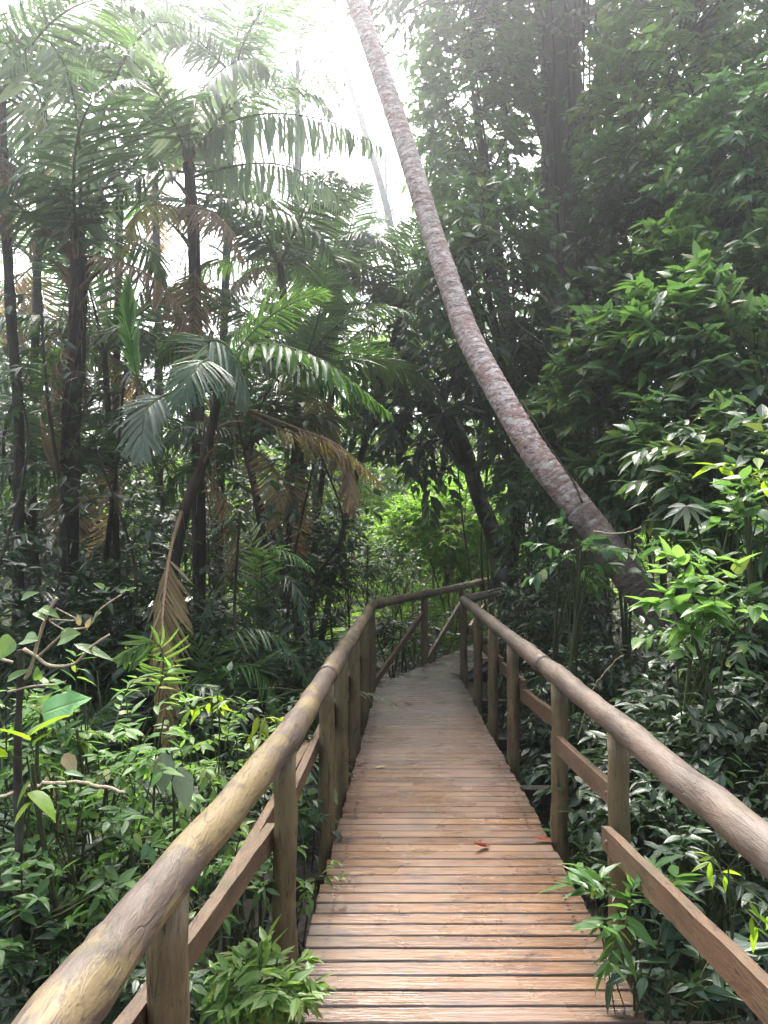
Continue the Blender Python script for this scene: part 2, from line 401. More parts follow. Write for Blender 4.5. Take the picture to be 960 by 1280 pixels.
M['twig_pale'] = bark_mat('pale bare twig', (.36, .28, .19), (.55, .45, .33), None, 22)
M['stem_green'] = bark_mat('green brown stem', (.04, .055, .02), (.08, .09, .035), None, 18)
M['rachis'] = bark_mat('palm leaf stalk', (.06, .085, .03), (.11, .13, .05), None, 14)
M['rachis_dead'] = bark_mat('dry palm leaf stalk', (.14, .09, .05), (.24, .16, .09), None, 14)
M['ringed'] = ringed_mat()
M['deck'] = deck_mat()
M['rail'] = log_mat('weathered handrail log', (.058, .042, .031), (.112, .080, .059), (.024, .017, .012), (.215, .158, .062), .60, .5, axis=1)
M['rail_grey'] = log_mat('grey brown handrail log', (.068, .050, .040), (.135, .103, .083), (.030, .021, .016), (.17, .12, .086), .5, .5, axis=1)
M['post'] = log_mat('yellow brown post', (.075, .052, .026), (.19, .138, .066), (.022, .016, .010), (.14, .115, .052), .5, .6, axis=2)
M['brace'] = log_mat('orange brown brace plank', (.072, .044, .025), (.145, .092, .050), (.022, .015, .010), (.13, .064, .032), .5, .6, axis=1)
M['joist'] = flat_mat('dark wet beam', (.022, .017, .013), (.055, .042, .032), 14, .6)
M['bolt'] = flat_mat('rusty bolt', (.06, .035, .025), (.12, .08, .06), 40, .5)

# ------------------------------------------------------------------ ground
def build_ground():
    gx = np.concatenate([np.linspace(-400, -30, 14), np.linspace(-28, 28, 113), np.linspace(30, 400, 14)])
    gy = np.concatenate([np.linspace(-400, -12, 14), np.linspace(-10, 45, 111), np.linspace(48, 400, 14)])
    X, Y = np.meshgrid(gx, gy); Z = ground_z(X, Y)
    V = np.stack([X, Y, Z], -1).reshape(-1, 3)
    nx = len(gx); i = (np.arange(len(gy) - 1)[:, None] * nx + np.arange(nx - 1)[None]).ravel()
    mb = MB(); mb.add(V, [np.stack([i, i + 1, i + nx + 1, i + nx], -1)], V[:, :2])
    m, nt = mat('leaf litter soil'); N = NT(nt); tc = N.n('ShaderNodeTexCoord')
    o = tc.outputs['Object']
    c = N.mix(N.noise(o, 1.2, 5), (.012, .010, .007), (.030, .023, .015))
    vo = N.n('ShaderNodeTexVoronoi', ins={'Scale': 14.0}); nt.links.new(o, vo.inputs['Vector'])
    c = N.mix(N.math('MULTIPLY', N.ramp(vo.outputs['Color'], [(.5, 0.0), (.9, 1.0)]), .7), c, (.05, .032, .019))
    p = N.n('ShaderNodeBsdfPrincipled', ins={'Roughness': .85}); nt.links.new(c, p.inputs['Base Color'])
    bm = N.n('ShaderNodeBump', ins={'Strength': .8, 'Distance': .03}); nt.links.new(vo.outputs['Distance'], bm.inputs['Height']); nt.links.new(bm.outputs[0], p.inputs['Normal'])
    N.out(p.outputs[0])
    o = link('ground', mb.mesh('ground', m)); tag(o, 'dark leaf littered forest floor under the boardwalk', None, kind='structure')
build_ground()

# ------------------------------------------------------------------ boardwalk
LEFT_RAIL = np.array([(-.66, -1.2), (-.560, .3), (-.500, 1.25), (-.468, 1.75), (-.36, 2.95), (-.30, 4.25), (-.265, 5.1), (-.22, 6.1), (-.17, 7.2), (-.125, 8.5), (.50, 9.95), (1.10, 11.4), (1.84, 13.4)])
RIGHT_RAIL = np.array([(.97, -1.2), (.93, .4), (.910, 1.75), (.918, 3.2), (.92, 4.25), (.91, 5.7), (.905, 6.7), (.905, 7.8), (.90, 9.1), (1.52, 10.5), (2.35, 12.4)])
def lx(y): return np.interp(y, LEFT_RAIL[:, 1], LEFT_RAIL[:, 0]) + .045
def rx(y): return np.interp(y, RIGHT_RAIL[:, 1], RIGHT_RAIL[:, 0]) - .055
RAIL_Z = .85

def build_deck():
    rs = np.random.RandomState(3)
    root = thing('boardwalk', 'wet reddish brown plank boardwalk winding into the forest', None, (0, 0, 0), kind='structure')
    mb = MB(); y = -1.3
    while y < 13.3:
        w = .0880 + rs.uniform(-.003, .002)
        a, b = lx(y + w / 2) + rs.uniform(-.010, .006), rx(y + w / 2) + rs.uniform(-.006, .010)
        c = np.array([(a + b) / 2, y + w / 2, -.016 + rs.uniform(-.001, .001)])
        tilt = rs.uniform(-.001, .001)
        ax = nrm(np.array([1, rs.uniform(-.004, .004), tilt])); az = nrm(np.array([-tilt, rs.uniform(-.004, .004), 1.0])); ay = np.cross(az, ax)
        # plank as a strip subdivided along its length with a slightly wavy top edge
        n = 9; hy = w / 2; hz = .016; bev = .005
        prof = [(-hy, -hz), (-hy, hz - bev), (-hy + bev, hz), (hy - bev, hz), (hy, hz - bev), (hy, -hz)]
        V = []; uv = []
        for i in range(n):
            t = i / (n - 1) * 2 - 1
            e = rs.normal(0, .0005, 6)
            for j, (yy, zz) in enumerate(prof):
                V.append(c + ax * ((b - a) / 2) * t + ay * (yy + e[j]) + az * (zz + (e[j] * .5 if zz > 0 else 0))); uv.append((t, yy))
        q = [[i * 6 + j, i * 6 + (j + 1) % 6, (i + 1) * 6 + (j + 1) % 6, (i + 1) * 6 + j] for i in range(n - 1) for j in range(6)]
        mb.add(V, [np.array(q), np.array([[5, 4, 3, 2, 1, 0]]), np.array([[(n - 1) * 6 + j for j in range(6)]])], uv)
        y += w + .0068 + rs.uniform(-.001, .002)
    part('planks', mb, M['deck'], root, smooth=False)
    # stringers under the planks
    for off in (.10, .5, .90):
        mb = MB(); pts = []
        ys = np.linspace(-1.2, 13.2, 60)
        P = np.stack([lx(ys) * (1 - off) + rx(ys) * off, ys, np.full(60, -.105)], -1)
        tube(mb, P, .06, 4, True)
        part('stringer', mb, M['joist'], root, smooth=False)
    # cross beams standing out on both sides
    for yb in (.5, 1.75, 2.92, 4.2, 5.65, 7.0, 8.6, 10.2, 11.6):
        mb = MB()
        xa, xb = lx(yb) - .45, rx(yb) + .85
        box(mb, ((xa + xb) / 2, yb, -.215), (1, 0, 0), (0, 1, 0), (0, 0, 1), (xb - xa) / 2, .045, .05)
        part('cross_beam', mb, M['joist'], root, smooth=False)
build_deck()

def log(mb, A, B, r0, r1, rs, k=14, n=18, sag=0.0, bump=.03):
    A, B = np.asarray(A, float), np.asarray(B, float)
    t = np.linspace(0, 1, n)[:, None]
    P = A * (1 - t) + B * t
    P[:, 2] += sag * np.sin(t[:, 0] * PI)
    P[1:-1] += rs.normal(0, .0022, (n - 2, 3))
    rad = (r0 * (1 - t[:, 0]) + r1 * t[:, 0]) * (1 + bump * .5 * np.sin(t[:, 0] * rs.uniform(8, 14) + rs.uniform(0, 6)) + rs.normal(0, bump * .35, n))
    tube(mb, P, rad, k, True, noise=.012, rs=rs)

def railing(root, R2, posts, mrail, seed, side, joints):
    rs = np.random.RandomState(seed)
    def rp(y): return np.interp(y, R2[:, 1], R2[:, 0])
    # handrail logs from joint to joint
    for i in range(len(joints) - 1):
        y0, y1 = joints[i], joints[i + 1]
        ys = [y0] + [y for y in R2[:, 1] if y0 + .05 < y < y1 - .05] + [y1]
        P = np.array([(rp(y), y, RAIL_Z) for y in ys])
        n = 36
        Q = bez(P, n) if len(P) > 2 else bez(P, n)
        Q[1:-1] += rs.normal(0, .002, (n - 2, 3))
        r = .0505 * (1 + .035 * np.sin(np.linspace(0, rs.uniform(9, 15), n) + rs.uniform(0, 6)) + rs.normal(0, .012, n)) * np.linspace(1.03, .96, n)
        for _ in range(4):
            kk = rs.randint(3, n - 3); r[kk] *= 1.06; r[kk - 1] *= 1.03; r[kk + 1] *= 1.03
        mb = MB(); tube(mb, Q, r, 20, True, noise=.010, rs=rs)
        part('handrail', mb, mrail, root)
    for y in posts:
        mb = MB(); x = rp(y)
        log(mb, (x + rs.uniform(-.006, .006), y + rs.uniform(-.01, .01), -1.0), (x, y, RAIL_Z - .03), .046 * rs.uniform(.93, 1.06), .0425 * rs.uniform(.93, 1.06), rs, 14, 16, 0, .03)
        part('post', mb, M['post'], root)
    return rp

def brace(root, P0, P1, h=.036, t=.018, bolts=True):
    P0, P1 = np.asarray(P0, float), np.asarray(P1, float)
    d = P1 - P0; L = np.linalg.norm(d); ax = d / L
    ay = nrm(np.cross((0, 0, 1.0), ax)); az = np.cross(ax, ay)
    mb = MB()
    rs = np.random.RandomState(int(abs(P0[1]) * 100) % 9999)
    n = 10; V = []; uv = []
    prof = [(-t, -h), (t, -h), (t, h), (-t, h)]
    for i in range(n):
        s = i / (n - 1)
        for (yy, zz) in prof:
            e = rs.normal(0, .0018)
            V.append(P0 + d * s + ay * yy + az * (zz * (1 + rs.normal(0, .02)) + e)); uv.append((s * L, zz))
    q = [[i * 4 + j, i * 4 + (j + 1) % 4, (i + 1) * 4 + (j + 1) % 4, (i + 1) * 4 + j] for i in range(n - 1) for j in range(4)]
    mb.add(V, [np.array(q), np.array([[3, 2, 1, 0]]), np.array([[(n - 1) * 4 + j for j in range(4)]])], uv)
    b = part('brace', mb, M['brace'], root, smooth=False)
    if bolts:
        for s in (.04, .96):
            c = P0 + d * s
            mb = MB(); sd = -np.sign(c[0] - .3)
            tube(mb, np.array([c + ay * 0, c + np.array([sd, 0, 0]) * (t + .006)]), [.011, .010], 8, True)
            part('bolt', mb, M['bolt'], b)

def build_rails():
    lr = thing('boardwalk_railing', 'round log railing along the left edge of the boardwalk, yellow blotched near the viewer and bending across the far end', 'railing', (-.3, 4, 0))
    lr['label'] = 'yellow blotched log railing on the left edge of the boardwalk'
    posts = [-.7, .55, 1.76, 2.95, 4.25, 5.1, 6.1, 7.2, 8.42, 9.95, 11.4, 13.2]
    rp = railing(lr, LEFT_RAIL, posts, M['rail'], 5, -1, [-1.2, .45, 4.25, 8.5, 11.4, 13.4])
    # level braces on the outer side of the posts
    for (a, b, z0, z1, off) in [(-.7, 1.7, .50, .56, .062), (1.6, 3.02, .57, .485, .062), (2.45, 4.33, .45, .46, .11), (3.4, 5.18, .46, .50, .064), (4.95, 6.2, .43, .50, .062), (6.0, 7.3, .43, .5, .062), (7.1, 8.5, .43, .5, .062)]:
        brace(lr, (rp(a) - off, a, z0), (rp(b) - off, b, z1))
    for (a, b) in [(8.55, 9.9), (10.0, 11.35)]:
        brace(lr, (rp(a), a, .02), (rp(b), b, .62), .034, .018)
    brace(lr, (rp(11.45), 11.45, .1), (rp(13.2), 13.2, .6), .045, .02)
    rr = thing('boardwalk_railing', 'grey brown log railing on the right edge of the boardwalk', 'railing', (.9, 4, 0))
    posts = [-.6, .5, 1.72, 3.18, 4.25, 5.7, 6.7, 7.8, 9.1, 10.5, 12.2]
    rp = railing(rr, RIGHT_RAIL, posts, M['rail_grey'], 9, 1, [-1.2, 1.1, 4.6, 9.1, 12.4])
    for (a, b, z0, z1, off) in [(-.6, .55, .5, .46, .0), (.2, 1.8, .58, .47, -.058), (1.45, 3.13, .60, .43, -.062), (3.2, 4.33, .565, .495, -.010), (4.32, 5.78, .56, .47, .058), (5.6, 6.8, .54, .5, .062), (6.6, 7.9, .54, .5, .058), (7.7, 9.12, .55, .52, .062)]:
        brace(rr, (rp(a) + off, a, z0), (rp(b) + off, b, z1), .043, .016)
    brace(rr, (rp(9.2), 9.2, .5), (rp(10.5), 10.5, .5)); brace(rr, (rp(10.55), 10.55, .5), (rp(12.2), 12.2, .5))
build_rails()

# ------------------------------------------------------------------ plants
def clump_noise(P, seed, f):
    rs = np.random.RandomState(seed)
    v = np.zeros(len(P))
    for _ in range(5):
        k = rs.normal(0, f, 3); v += np.sin(P @ k + rs.uniform(0, 6.28))
    return v / 5 ** .5

def twig_leaves(mb_leaf, mb_wood, origin, d, L, n, ll, lw, shape, rs, droop=.5, curve=.18, r=.003):
    """a small curved twig with alternate leaves and a terminal tuft"""
    m = 6
    t = np.linspace(0, 1, m)
    d = nrm(np.asarray(d, float))
    P = origin + np.outer(t * L, d); P[:, 2] -= droop * .35 * L * t ** 2
    tube(mb_wood, P, np.linspace(r, r * .4, m), 3, False)
    tt = np.concatenate([np.linspace(.25, .95, n - 2), [1, 1]]) if n > 3 else np.linspace(.5, 1, n)
    B = np.stack([np.interp(tt, t, P[:, i]) for i in range(3)], -1)
    T = nrm(P[-1] - P[-2] + d * L / m)
    side = nrm(np.cross(d, (0, 0, 1.0)) + rs.normal(0, .12, 3))
    s = np.where(np.arange(n) % 2 == 0, 1.0, -1.0)[:, None]
    D = T * rs.uniform(.35, .9, (n, 1)) + side * s * rs.uniform(.5, 1.0, (n, 1)) + np.array([0, 0, -1.0]) * rs.uniform(-.2, droop, (n, 1)) + rs.normal(0, .15, (n, 3))
    U = np.array([0, 0, 1.0]) + rs.normal(0, .33, (n, 3))
    sz = rs.uniform(.5, 1.18, n)
    leaves(mb_leaf, B, D, U, ll * sz, lw * sz, curve * rs.uniform(.3, 1.6, n), rs.uniform(.05, .45, n), shape, rs)

def woody(name, label, cat, base, c, r, ncl, leafm, ll, lw, seed, shape='ovate', trunk_r=.03, nst=1, perl=11, barkm='bark_dark', droop=.5, clump=.0, twl=.35, group=None, up=.25, mids=None, limb=8, bias=.55, extra=None):
    """tree or shrub: stems from base into an ellipsoidal crown volume at c (radii r) filled with leafy twigs"""
    rs = np.random.RandomState(seed)
    base, c, r = np.asarray(base, float), np.asarray(c, float), np.asarray(r, float)
    root = thing(name, label, cat, base, group)
    wood, crown = MB(), MB()
    # attractors
    P = rs.normal(0, 1, (ncl * 4, 3)); P = nrm(P) * (rs.uniform(0, 1, (len(P), 1)) ** (1 / 3 * bias + .05))
    re_ = np.maximum(r - .55 * twl, .45 * r)
    q = c + P * re_
    keep = clump_noise(q, seed + 1, 2.2 / max(r.mean(), .2)) > clump - .9
    q = q[keep]; P = P[keep]; q[:, 2] = np.maximum(q[:, 2], ground_z(q[:, 0], q[:, 1]) + .05)
    q = q[:ncl]; P = P[:ncl]
    # stems
    limb_pts = []
    for i in range(nst):
        tgt = c + (rs.normal(0, .35, 3) * r if nst > 1 else np.array([0, 0, 0.]))
        b = base + (np.array([rs.uniform(-.1, .1), rs.uniform(-.1, .1), 0]) * (nst > 1)) - np.array([0, 0, .12])
        mm = [np.asarray(x, float) for x in mids] if mids is not None and i == 0 else [b * .5 + tgt * .5 + rs.normal(0, .06, 3) * np.linalg.norm(tgt - b)]
        S = bez([b] + mm + [tgt], 22)
        tube(wood, S, np.linspace(trunk_r, trunk_r * .45, 22) * (1 + .05 * rs.randn(22)), 9 if trunk_r > .05 else 6, False, noise=.02, rs=rs)
        limb_pts.append(S[10:])
        for _ in range(limb):
            k = rs.randint(9, 21); e = c + nrm(rs.normal(0, 1, 3)) * r * rs.uniform(.45, .85)
            mid = S[k] * .5 + e * .5 + rs.normal(0, .08, 3) * r + np.array([0, 0, up * r[2] * .3])
            Lb = bez([S[k], mid, e], 9)
            tube(wood, Lb, np.linspace(trunk_r * .28, max(trunk_r * .07, .003), 9), 5, False)
            limb_pts.append(Lb[3:])
    LP = np.concatenate(limb_pts)
    for i in range(len(q)):
        dd = LP - q[i]; j = np.argmin((dd ** 2).sum(1)); a = LP[j]; g = q[i] - a; Lg = np.linalg.norm(g)
        if Lg > .12:
            mid = (a + q[i]) / 2 + rs.normal(0, .06, 3) * Lg
            tube(wood, bez([a, mid, q[i]], 5), np.linspace(max(.006, trunk_r * .1), .0035, 5), 3, False)
        out = nrm(P[i] * np.array([1, 1, .5]) + rs.normal(0, .45, 3) + np.array([0, 0, up]) + (nrm(g) * .4 if Lg > .05 else 0))
        twig_leaves(crown, wood, q[i], out, twl * rs.uniform(.7, 1.3), perl, ll, lw, shape, rs, droop)
    if extra: extra(crown, wood, rs)
    if nst > 1 or trunk_r < .035:
        part('stem', wood, M[barkm], root); part('foliage', crown, M[leafm], root)
    else:
        part('trunk', wood, M[barkm], root); part('crown', crown, M[leafm], root)
    return root

# ---- palms
def frond_mb(Pr, upv, n, Lmax, w, rs, vee=.15, droop=.35, taper=.45, start=.12, rr=.014, ang0=25, ang1=62, missing=.04, curve=.22):
    """pinnate palm leaf along rachis points Pr. Returns (leaflets MB, rachis MB)"""
    Pr = bez(Pr, 28); T = nrm(np.gradient(Pr, axis=0))
    s = np.concatenate([[0], np.cumsum(np.linalg.norm(np.diff(Pr, axis=0), axis=1))]); s /= s[-1]
    wood, lf = MB(), MB()
    tube(wood, Pr, np.interp(s, [0, .2, 1], [rr * 1.25, rr, rr * .18]), 5, False)
    t = np.repeat(np.linspace(start, .99, n), 2) + rs.uniform(-.25, .25, 2 * n) / n
    t = np.clip(t, start * .8, .998)
    sg = np.tile([1.0, -1.0], n)
    ok = rs.uniform(0, 1, 2 * n) > missing; t, sg = t[ok], sg[ok]
    B = np.stack([np.interp(t, s, Pr[:, i]) for i in range(3)], -1)
    TT = nrm(np.stack([np.interp(t, s, T[:, i]) for i in range(3)], -1))
    U = np.broadcast_to(np.asarray(upv, float), TT.shape)
    side = nrm(np.cross(TT, U)); U2 = np.cross(side, TT)
    a = np.radians(ang0 + (ang1 - ang0) * t ** 1.3 + rs.normal(0, 4, len(t)))[:, None]
    D = side * sg[:, None] * np.cos(a) + TT * np.sin(a) + U2 * vee + np.array([0, 0, -1.0]) * droop * rs.uniform(.6, 1.4, (len(t), 1)) + rs.normal(0, .05, (len(t), 3))
    f = np.clip((t - start) / (1 - start), 0, 1)
    ln = Lmax * (.45 + .55 * np.sin(PI * np.clip(f * .9 + .12, 0, 1)) ** .8) * (1 - taper * f ** 2.2) * rs.uniform(.88, 1.08, len(t))
    leaves(lf, B, D, U2 + rs.normal(0, .15, U2.shape), ln, w * rs.uniform(.8, 1.15, len(t)), curve * rs.uniform(.5, 1.5, len(t)), .5, 'strap', rs)
    return lf, wood

def add_frond(root, Pr, upv=(0, 0, 1), n=42, L=.5, w=.03, seed=0, m='frond', label=None, **kw):
    rs = np.random.RandomState(seed + 100)
    lf, wood = frond_mb(np.asarray(Pr, float), upv, n, L, w, rs, **kw)
    fr = part('frond', lf, M[m], root)
    part('leaf_stalk', wood, M['rachis_dead' if ('dead' in m or 'yellow' in m) else 'rachis'], fr)
    if label: fr['label'] = label
    return fr

FV = []
def frond_variants():
    for k, (elev, bend, L) in enumerate([(70, 60, 1.0), (50, 85, 1.0), (35, 95, 1.0), (15, 80, 1.0), (60, 110, 1.0)]):
        rs = np.random.RandomState(50 + k)
        n = 24; P = np.zeros((n, 3)); e = math.radians(elev); st = L / (n - 1)
        for i in range(1, n):
            P[i] = P[i - 1] + st * np.array([math.cos(e), 0.02 * math.sin(i * .4 + k), math.sin(e)])
            e -= math.radians(bend) / (n - 1) * (.5 + i / n)
        row = {}
        for key in ('frond', 'frond_bright', 'frond_pale', 'frond_dead'):
            rs = np.random.RandomState(50 + k)
            lf, wd = frond_mb(P, (0, 0, 1), 52, .30, .0155, rs, vee=.2, droop=.25 + .1 * k, rr=.0075)
            row[key] = (lf.mesh('frond', M[key]), wd.mesh('leaf_stalk', M['rachis_dead' if key == 'frond_dead' else 'rachis']))
        FV.append(row)
frond_variants()

def generic_fronds(root, top, n, L, seed, key='frond', dead=1, az0=0.0, spread=2 * PI, lows=True):
    rs = np.random.RandomState(seed)
    off = np.array(top, float) - np.array(root.location, float)
    for i in range(n):
        f = i / max(n - 1, 1)
        v = [0, 0, 1, 1, 4, 2, 2, 3][min(int(f * 8), 7)] if lows else [0, 4, 1][i % 3]
        k = key if i < n - dead else 'frond_dead'
        if k == 'frond' and rs.uniform() < .08: k = 'frond_bright'
        me_l, me_w = FV[v][k]
        a = az0 + (i * 2.39996 % (2 * PI)) / (2 * PI) * spread + rs.normal(0, .15)
        o = link('frond', me_l, root); o.location = off
        sc = L * rs.uniform(.8, 1.15) * (.8 + .2 * math.sin(PI * f))
        tilt = rs.normal(0, .10) + (.5 if k == 'frond_dead' else 0)
        o.rotation_euler = (rs.normal(0, .25), tilt, a); o.scale = (sc, sc, sc)
        w = link('leaf_stalk', me_w, o)

def palm(name, label, trunk, r0, r1, seed, nf=12, L=2.2, key='frond', dead=1, barkm='bark_palm', group=None, stubs=14, hang=1, **kw):
    rs = np.random.RandomState(seed)
    trunk = np.asarray(trunk, float)
    root = thing(name, label, 'palm tree', trunk[0], group)
    S = bez(trunk, 40); mb = MB()
    rad = np.linspace(r0, r1, 40) * (1 + .06 * (np.arange(40) % 3 == 0) + .03 * rs.randn(40))
    tube(mb, S, rad, 10, False, noise=.03, rs=rs)
    part('trunk', mb, M[barkm], root)
    if stubs:   # old leaf bases and hanging fibre near the top
        mb = MB()
        for i in range(stubs):
            k = rs.randint(26, 40); d = nrm(np.array([rs.normal(), rs.normal(), .9 + rs.uniform()]))
            p = S[k]; q = p + d * rs.uniform(.15, .45)
            tube(mb, bez([p, (p + q) / 2 + [0, 0, .03], q], 5), np.linspace(r1 * .5, r1 * .15, 5), 5, True)
        for i in range(stubs):
            k = rs.randint(26, 40); p = S[k] + rs.normal(0, r1, 3) * [1, 1, 0]
            q = p + np.array([rs.normal(0, .12), rs.normal(0, .12), -rs.uniform(.4, 1.2)])
            tube(mb, bez([p, (p + q) / 2 + rs.normal(0, .05, 3), q], 6), np.linspace(.008, .003, 6), 3, False)
        part('leaf_bases', mb, M['rachis_dead'], root)
    if nf: generic_fronds(root, S[-1], nf, L, seed, key, dead, **kw)
    for i in range(hang):
        k = rs.randint(24, 39); a = rs.uniform(0, 6.28); sc = L * rs.uniform(.5, .8)
        o = link('frond', FV[3]['frond_dead'][0], root); o.location = S[k] - trunk[0]
        o.rotation_euler = (rs.normal(0, .3), rs.uniform(1.0, 1.5), a); o.scale = (sc, sc, sc)
        link('leaf_stalk', FV[3]['frond_dead'][1], o)
    return root

def gp(px, Y):
    """ground point under photo column px at distance Y"""
    x = (px - 480) / F * Y
    return np.array([x, Y, float(ground_z(x, Y))])

# ------------------------------------------------------------------ palms, one by one
def A(px, py, Y): return at(px, py, Y)

def build_palms():
    # leaning ringed palm over the path
    pts = [A(985, 1040, 6.1), A(905, 905, 6.25), A(826, 779, 6.4), A(790, 727, 6.52), A(745, 664, 6.68), A(704, 612, 6.85), A(666, 562, 7.02), A(618, 481, 7.35), A(589, 427, 7.6), A(574, 390, 7.78), A(541, 293, 8.2), A(523, 234, 8.45), A(501, 164, 8.8), A(477, 94, 9.15), A(444, 0, 9.6), A(402, -100, 10.0), A(340, -230, 10.6), A(270, -390, 11.4), A(200, -570, 12.6)]
    root = thing('leaning_palm', 'tall palm with pale pinkish ringed trunk leaning over the boardwalk', 'palm tree', pts[0])
    rs = np.random.RandomState(4)
    n = 700; S = bez(pts, n)
    s = np.concatenate([[0], np.cumsum(np.linalg.norm(np.diff(S, axis=0), axis=1))])
    rad = np.interp(s, [0, 2.2, 4.2, 6.5, 12, 16], [.155, .128, .116, .110, .106, .095])
    ph = (s / .078) % 1
    rad = rad * (1 - .035 * np.exp(-ph * 7) + .02 * ph) + rs.normal(0, .0012, n)
    mb = MB(); tube(mb, S, rad, 28, True, noise=.009, rs=rs)
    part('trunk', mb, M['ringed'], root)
    generic_fronds(root, S[-1], 11, 2.8, 21, 'frond', 1)
    # a thin climbing stem lying on the trunk
    v = thing('climbing_vine', 'thin dark climbing stem lying along the ringed leaning trunk', 'vine', A(735, 625, 6.6))
    mb = MB(); tube(mb, bez([A(728, 628, 6.6), A(716, 600, 6.76), A(692, 566, 6.92), A(668, 526, 7.05), A(652, 500, 7.2)], 24), .009, 5, True); part('stem', mb, M['bark_dark'], v)

    # palm with the silvery fronds
    p = palm('palm_tree', 'tall dark-stemmed palm with long silvery fronds and one dry brown frond', [gp(252, 8.5) - [0, 0, .1], A(248, 560, 8.5), A(245, 430, 8.5), A(242, 300, 8.5), A(236, 205, 8.5)],   .072, .06, 31, 6, 2.0, 'frond', 0, az0=1.2)
    add_frond(p, [A(236, 200, 8.5), A(262, 166, 8.4), A(325, 143, 8.1), A(405, 150, 7.9), A(476, 182, 7.7)], n=40, L=.62, w=.055, seed=1, m='frond_pale', droop=2.0, vee=0, label='long silvery frond arching to the tilted trunk')
    add_frond(p, [A(238, 222, 8.5), A(290, 208, 8.3), A(345, 205, 8.1), A(400, 226, 7.9), A(436, 262, 7.8)], n=34, L=.5, w=.046, seed=2, m='frond_pale', droop=1.7, vee=0)
    add_frond(p, [A(236, 200, 8.5), A(240, 140, 8.3), A(268, 95, 8.1), A(312, 72, 7.9), A(340, 90, 7.8)], n=36, L=.55, w=.048, seed=3, m='frond_pale', droop=1.6, vee=0)
    add_frond(p, [A(236, 200, 8.5), A(215, 130, 8.3), A(180, 75, 8.1), A(130, 50, 8.0), A(85, 62, 7.9)], n=38, L=.6, w=.042, seed=4, m='frond_pale', droop=1.2)
    add_frond(p, [A(236, 215, 8.5), A(190, 215, 8.2), A(150, 240, 8.0), A(125, 290, 7.9)], n=28, L=.5, w=.05, seed=5, m='frond', droop=.6)
    add_frond(p, [A(222, 262, 8.2), A(245, 258, 7.6), A(278, 276, 7.1), A(302, 322, 6.9)], n=30, L=.40, w=.024, seed=6, m='frond_dead', droop=.8, label='dry brown drooping frond')
    add_frond(p, [A(235, 268, 8.2), A(205, 256, 7.6), A(175, 264, 7.1), A(155, 312, 6.9)], n=30, L=.40, w=.024, seed=7, m='frond_yellow', droop=.8, label='yellow brown withering frond')
    add_frond(p, [A(240, 240, 8.5), A(320, 255, 8.2), A(390, 285, 8.0), A(428, 340, 7.9)], n=32, L=.5, w=.05, seed=8, m='frond', droop=.6)
    # palm with petioles reaching up at far left
    p = palm('palm_tree', 'thick dark-stemmed palm at the far side of the leafy clump, fronds spreading from mid height', [gp(84, 7.6) - [0, 0, .1], A(88, 560, 7.6), A(96, 430, 7.6), A(99, 320, 7.6)], .092, .075, 32, 6, 2.4, 'frond', 1, az0=.4, hang=2, stubs=26)
    p['label'] = 'thickest dark palm stem on the left with fronds rising to the top corner'
    add_frond(p, [A(98, 320, 7.6), A(72, 195, 7.4), A(42, 105, 7.2), A(2, 52, 7.0), A(-50, 60, 6.9)], n=40, L=.6, w=.045, seed=9, m='frond_pale', droop=1.6, vee=0, rr=.02)
    add_frond(p, [A(98, 320, 7.6), A(100, 190, 7.3), A(84, 90, 7.1), A(50, 48, 7.0), A(12, 88, 6.9)], n=40, L=.55, w=.042, seed=10, m='frond_pale', droop=1.6, vee=0, rr=.02)
    add_frond(p, [A(98, 320, 7.6), A(118, 190, 7.4), A(150, 85, 7.2), A(196, 30, 7.0), A(240, 40, 6.9)], n=40, L=.55, w=.040, seed=11, m='frond_pale', droop=1.3, rr=.02)
    add_frond(p, [A(98, 320, 7.6), A(80, 250, 7.3), A(40, 215, 7.1), A(0, 240, 7.0)], n=36, L=.5, w=.036, seed=12, m='frond', droop=.6)
    p = palm('palm_tree', 'slim dark palm stem standing at the very left of the photo', [gp(22, 8.0) - [0, 0, .1], A(24, 560, 8.0), A(14, 400, 8.0), A(4, 200, 8.0), A(2, 120, 8)], .055, .045, 33, 9, 2.0, 'frond', 1)
    # young leaning palm in the middle of the left clump
    p = palm('palm_tree', 'young leaning palm with bright arching fronds and a brown bent one beside the path', [gp(205, 6.5) - [0, 0, .1], A(213, 760, 6.5), A(228, 650, 6.5), A(258, 565, 6.5), A(276, 470, 6.5)], .052, .038, 34, 3, 1.5, 'frond', 0, stubs=8)
    add_frond(p, [A(274, 462, 6.5), A(325, 430, 6.3), A(405, 452, 6.1), A(487, 517, 6.0)], n=36, L=.42, w=.048, seed=13, m='frond_bright', droop=.45, vee=.1, label='bright green frond arching toward the path')
    add_frond(p, [A(276, 480, 6.5), A(330, 448, 6.35), A(400, 470, 6.2), A(450, 520, 6.1)], n=32, L=.36, w=.042, seed=14, m='frond', droop=.5, vee=.1)
    add_frond(p, [A(272, 462, 6.5), A(262, 428, 6.3), A(284, 432, 6.2), A(302, 470, 6.1), A(304, 500, 6.05)], n=34, L=.44, w=.024, seed=15, m='frond_pale', droop=.9, vee=0, ang0=40, ang1=75)
    add_frond(p, [A(270, 480, 6.4), A(222, 488, 6.0), A(186, 508, 5.7), A(178, 540, 5.58), A(177, 570, 5.5)], n=34, L=.31, w=.026, seed=16, m='frond_pale', upv=(0, -1, .3), droop=.25, vee=.1, start=.52, ang0=10, ang1=70, label='pale end-on frond spread like a fan')
    add_frond(p, [A(268, 485, 6.4), A(215, 500, 6.2), A(176, 480, 6.1), A(163, 420, 6.05), A(160, 350, 6.0)], n=32, L=.24, w=.026, seed=17, m='frond_bright', droop=.0, upv=(.8, -.5, 0), start=.5, ang0=45, ang1=78)
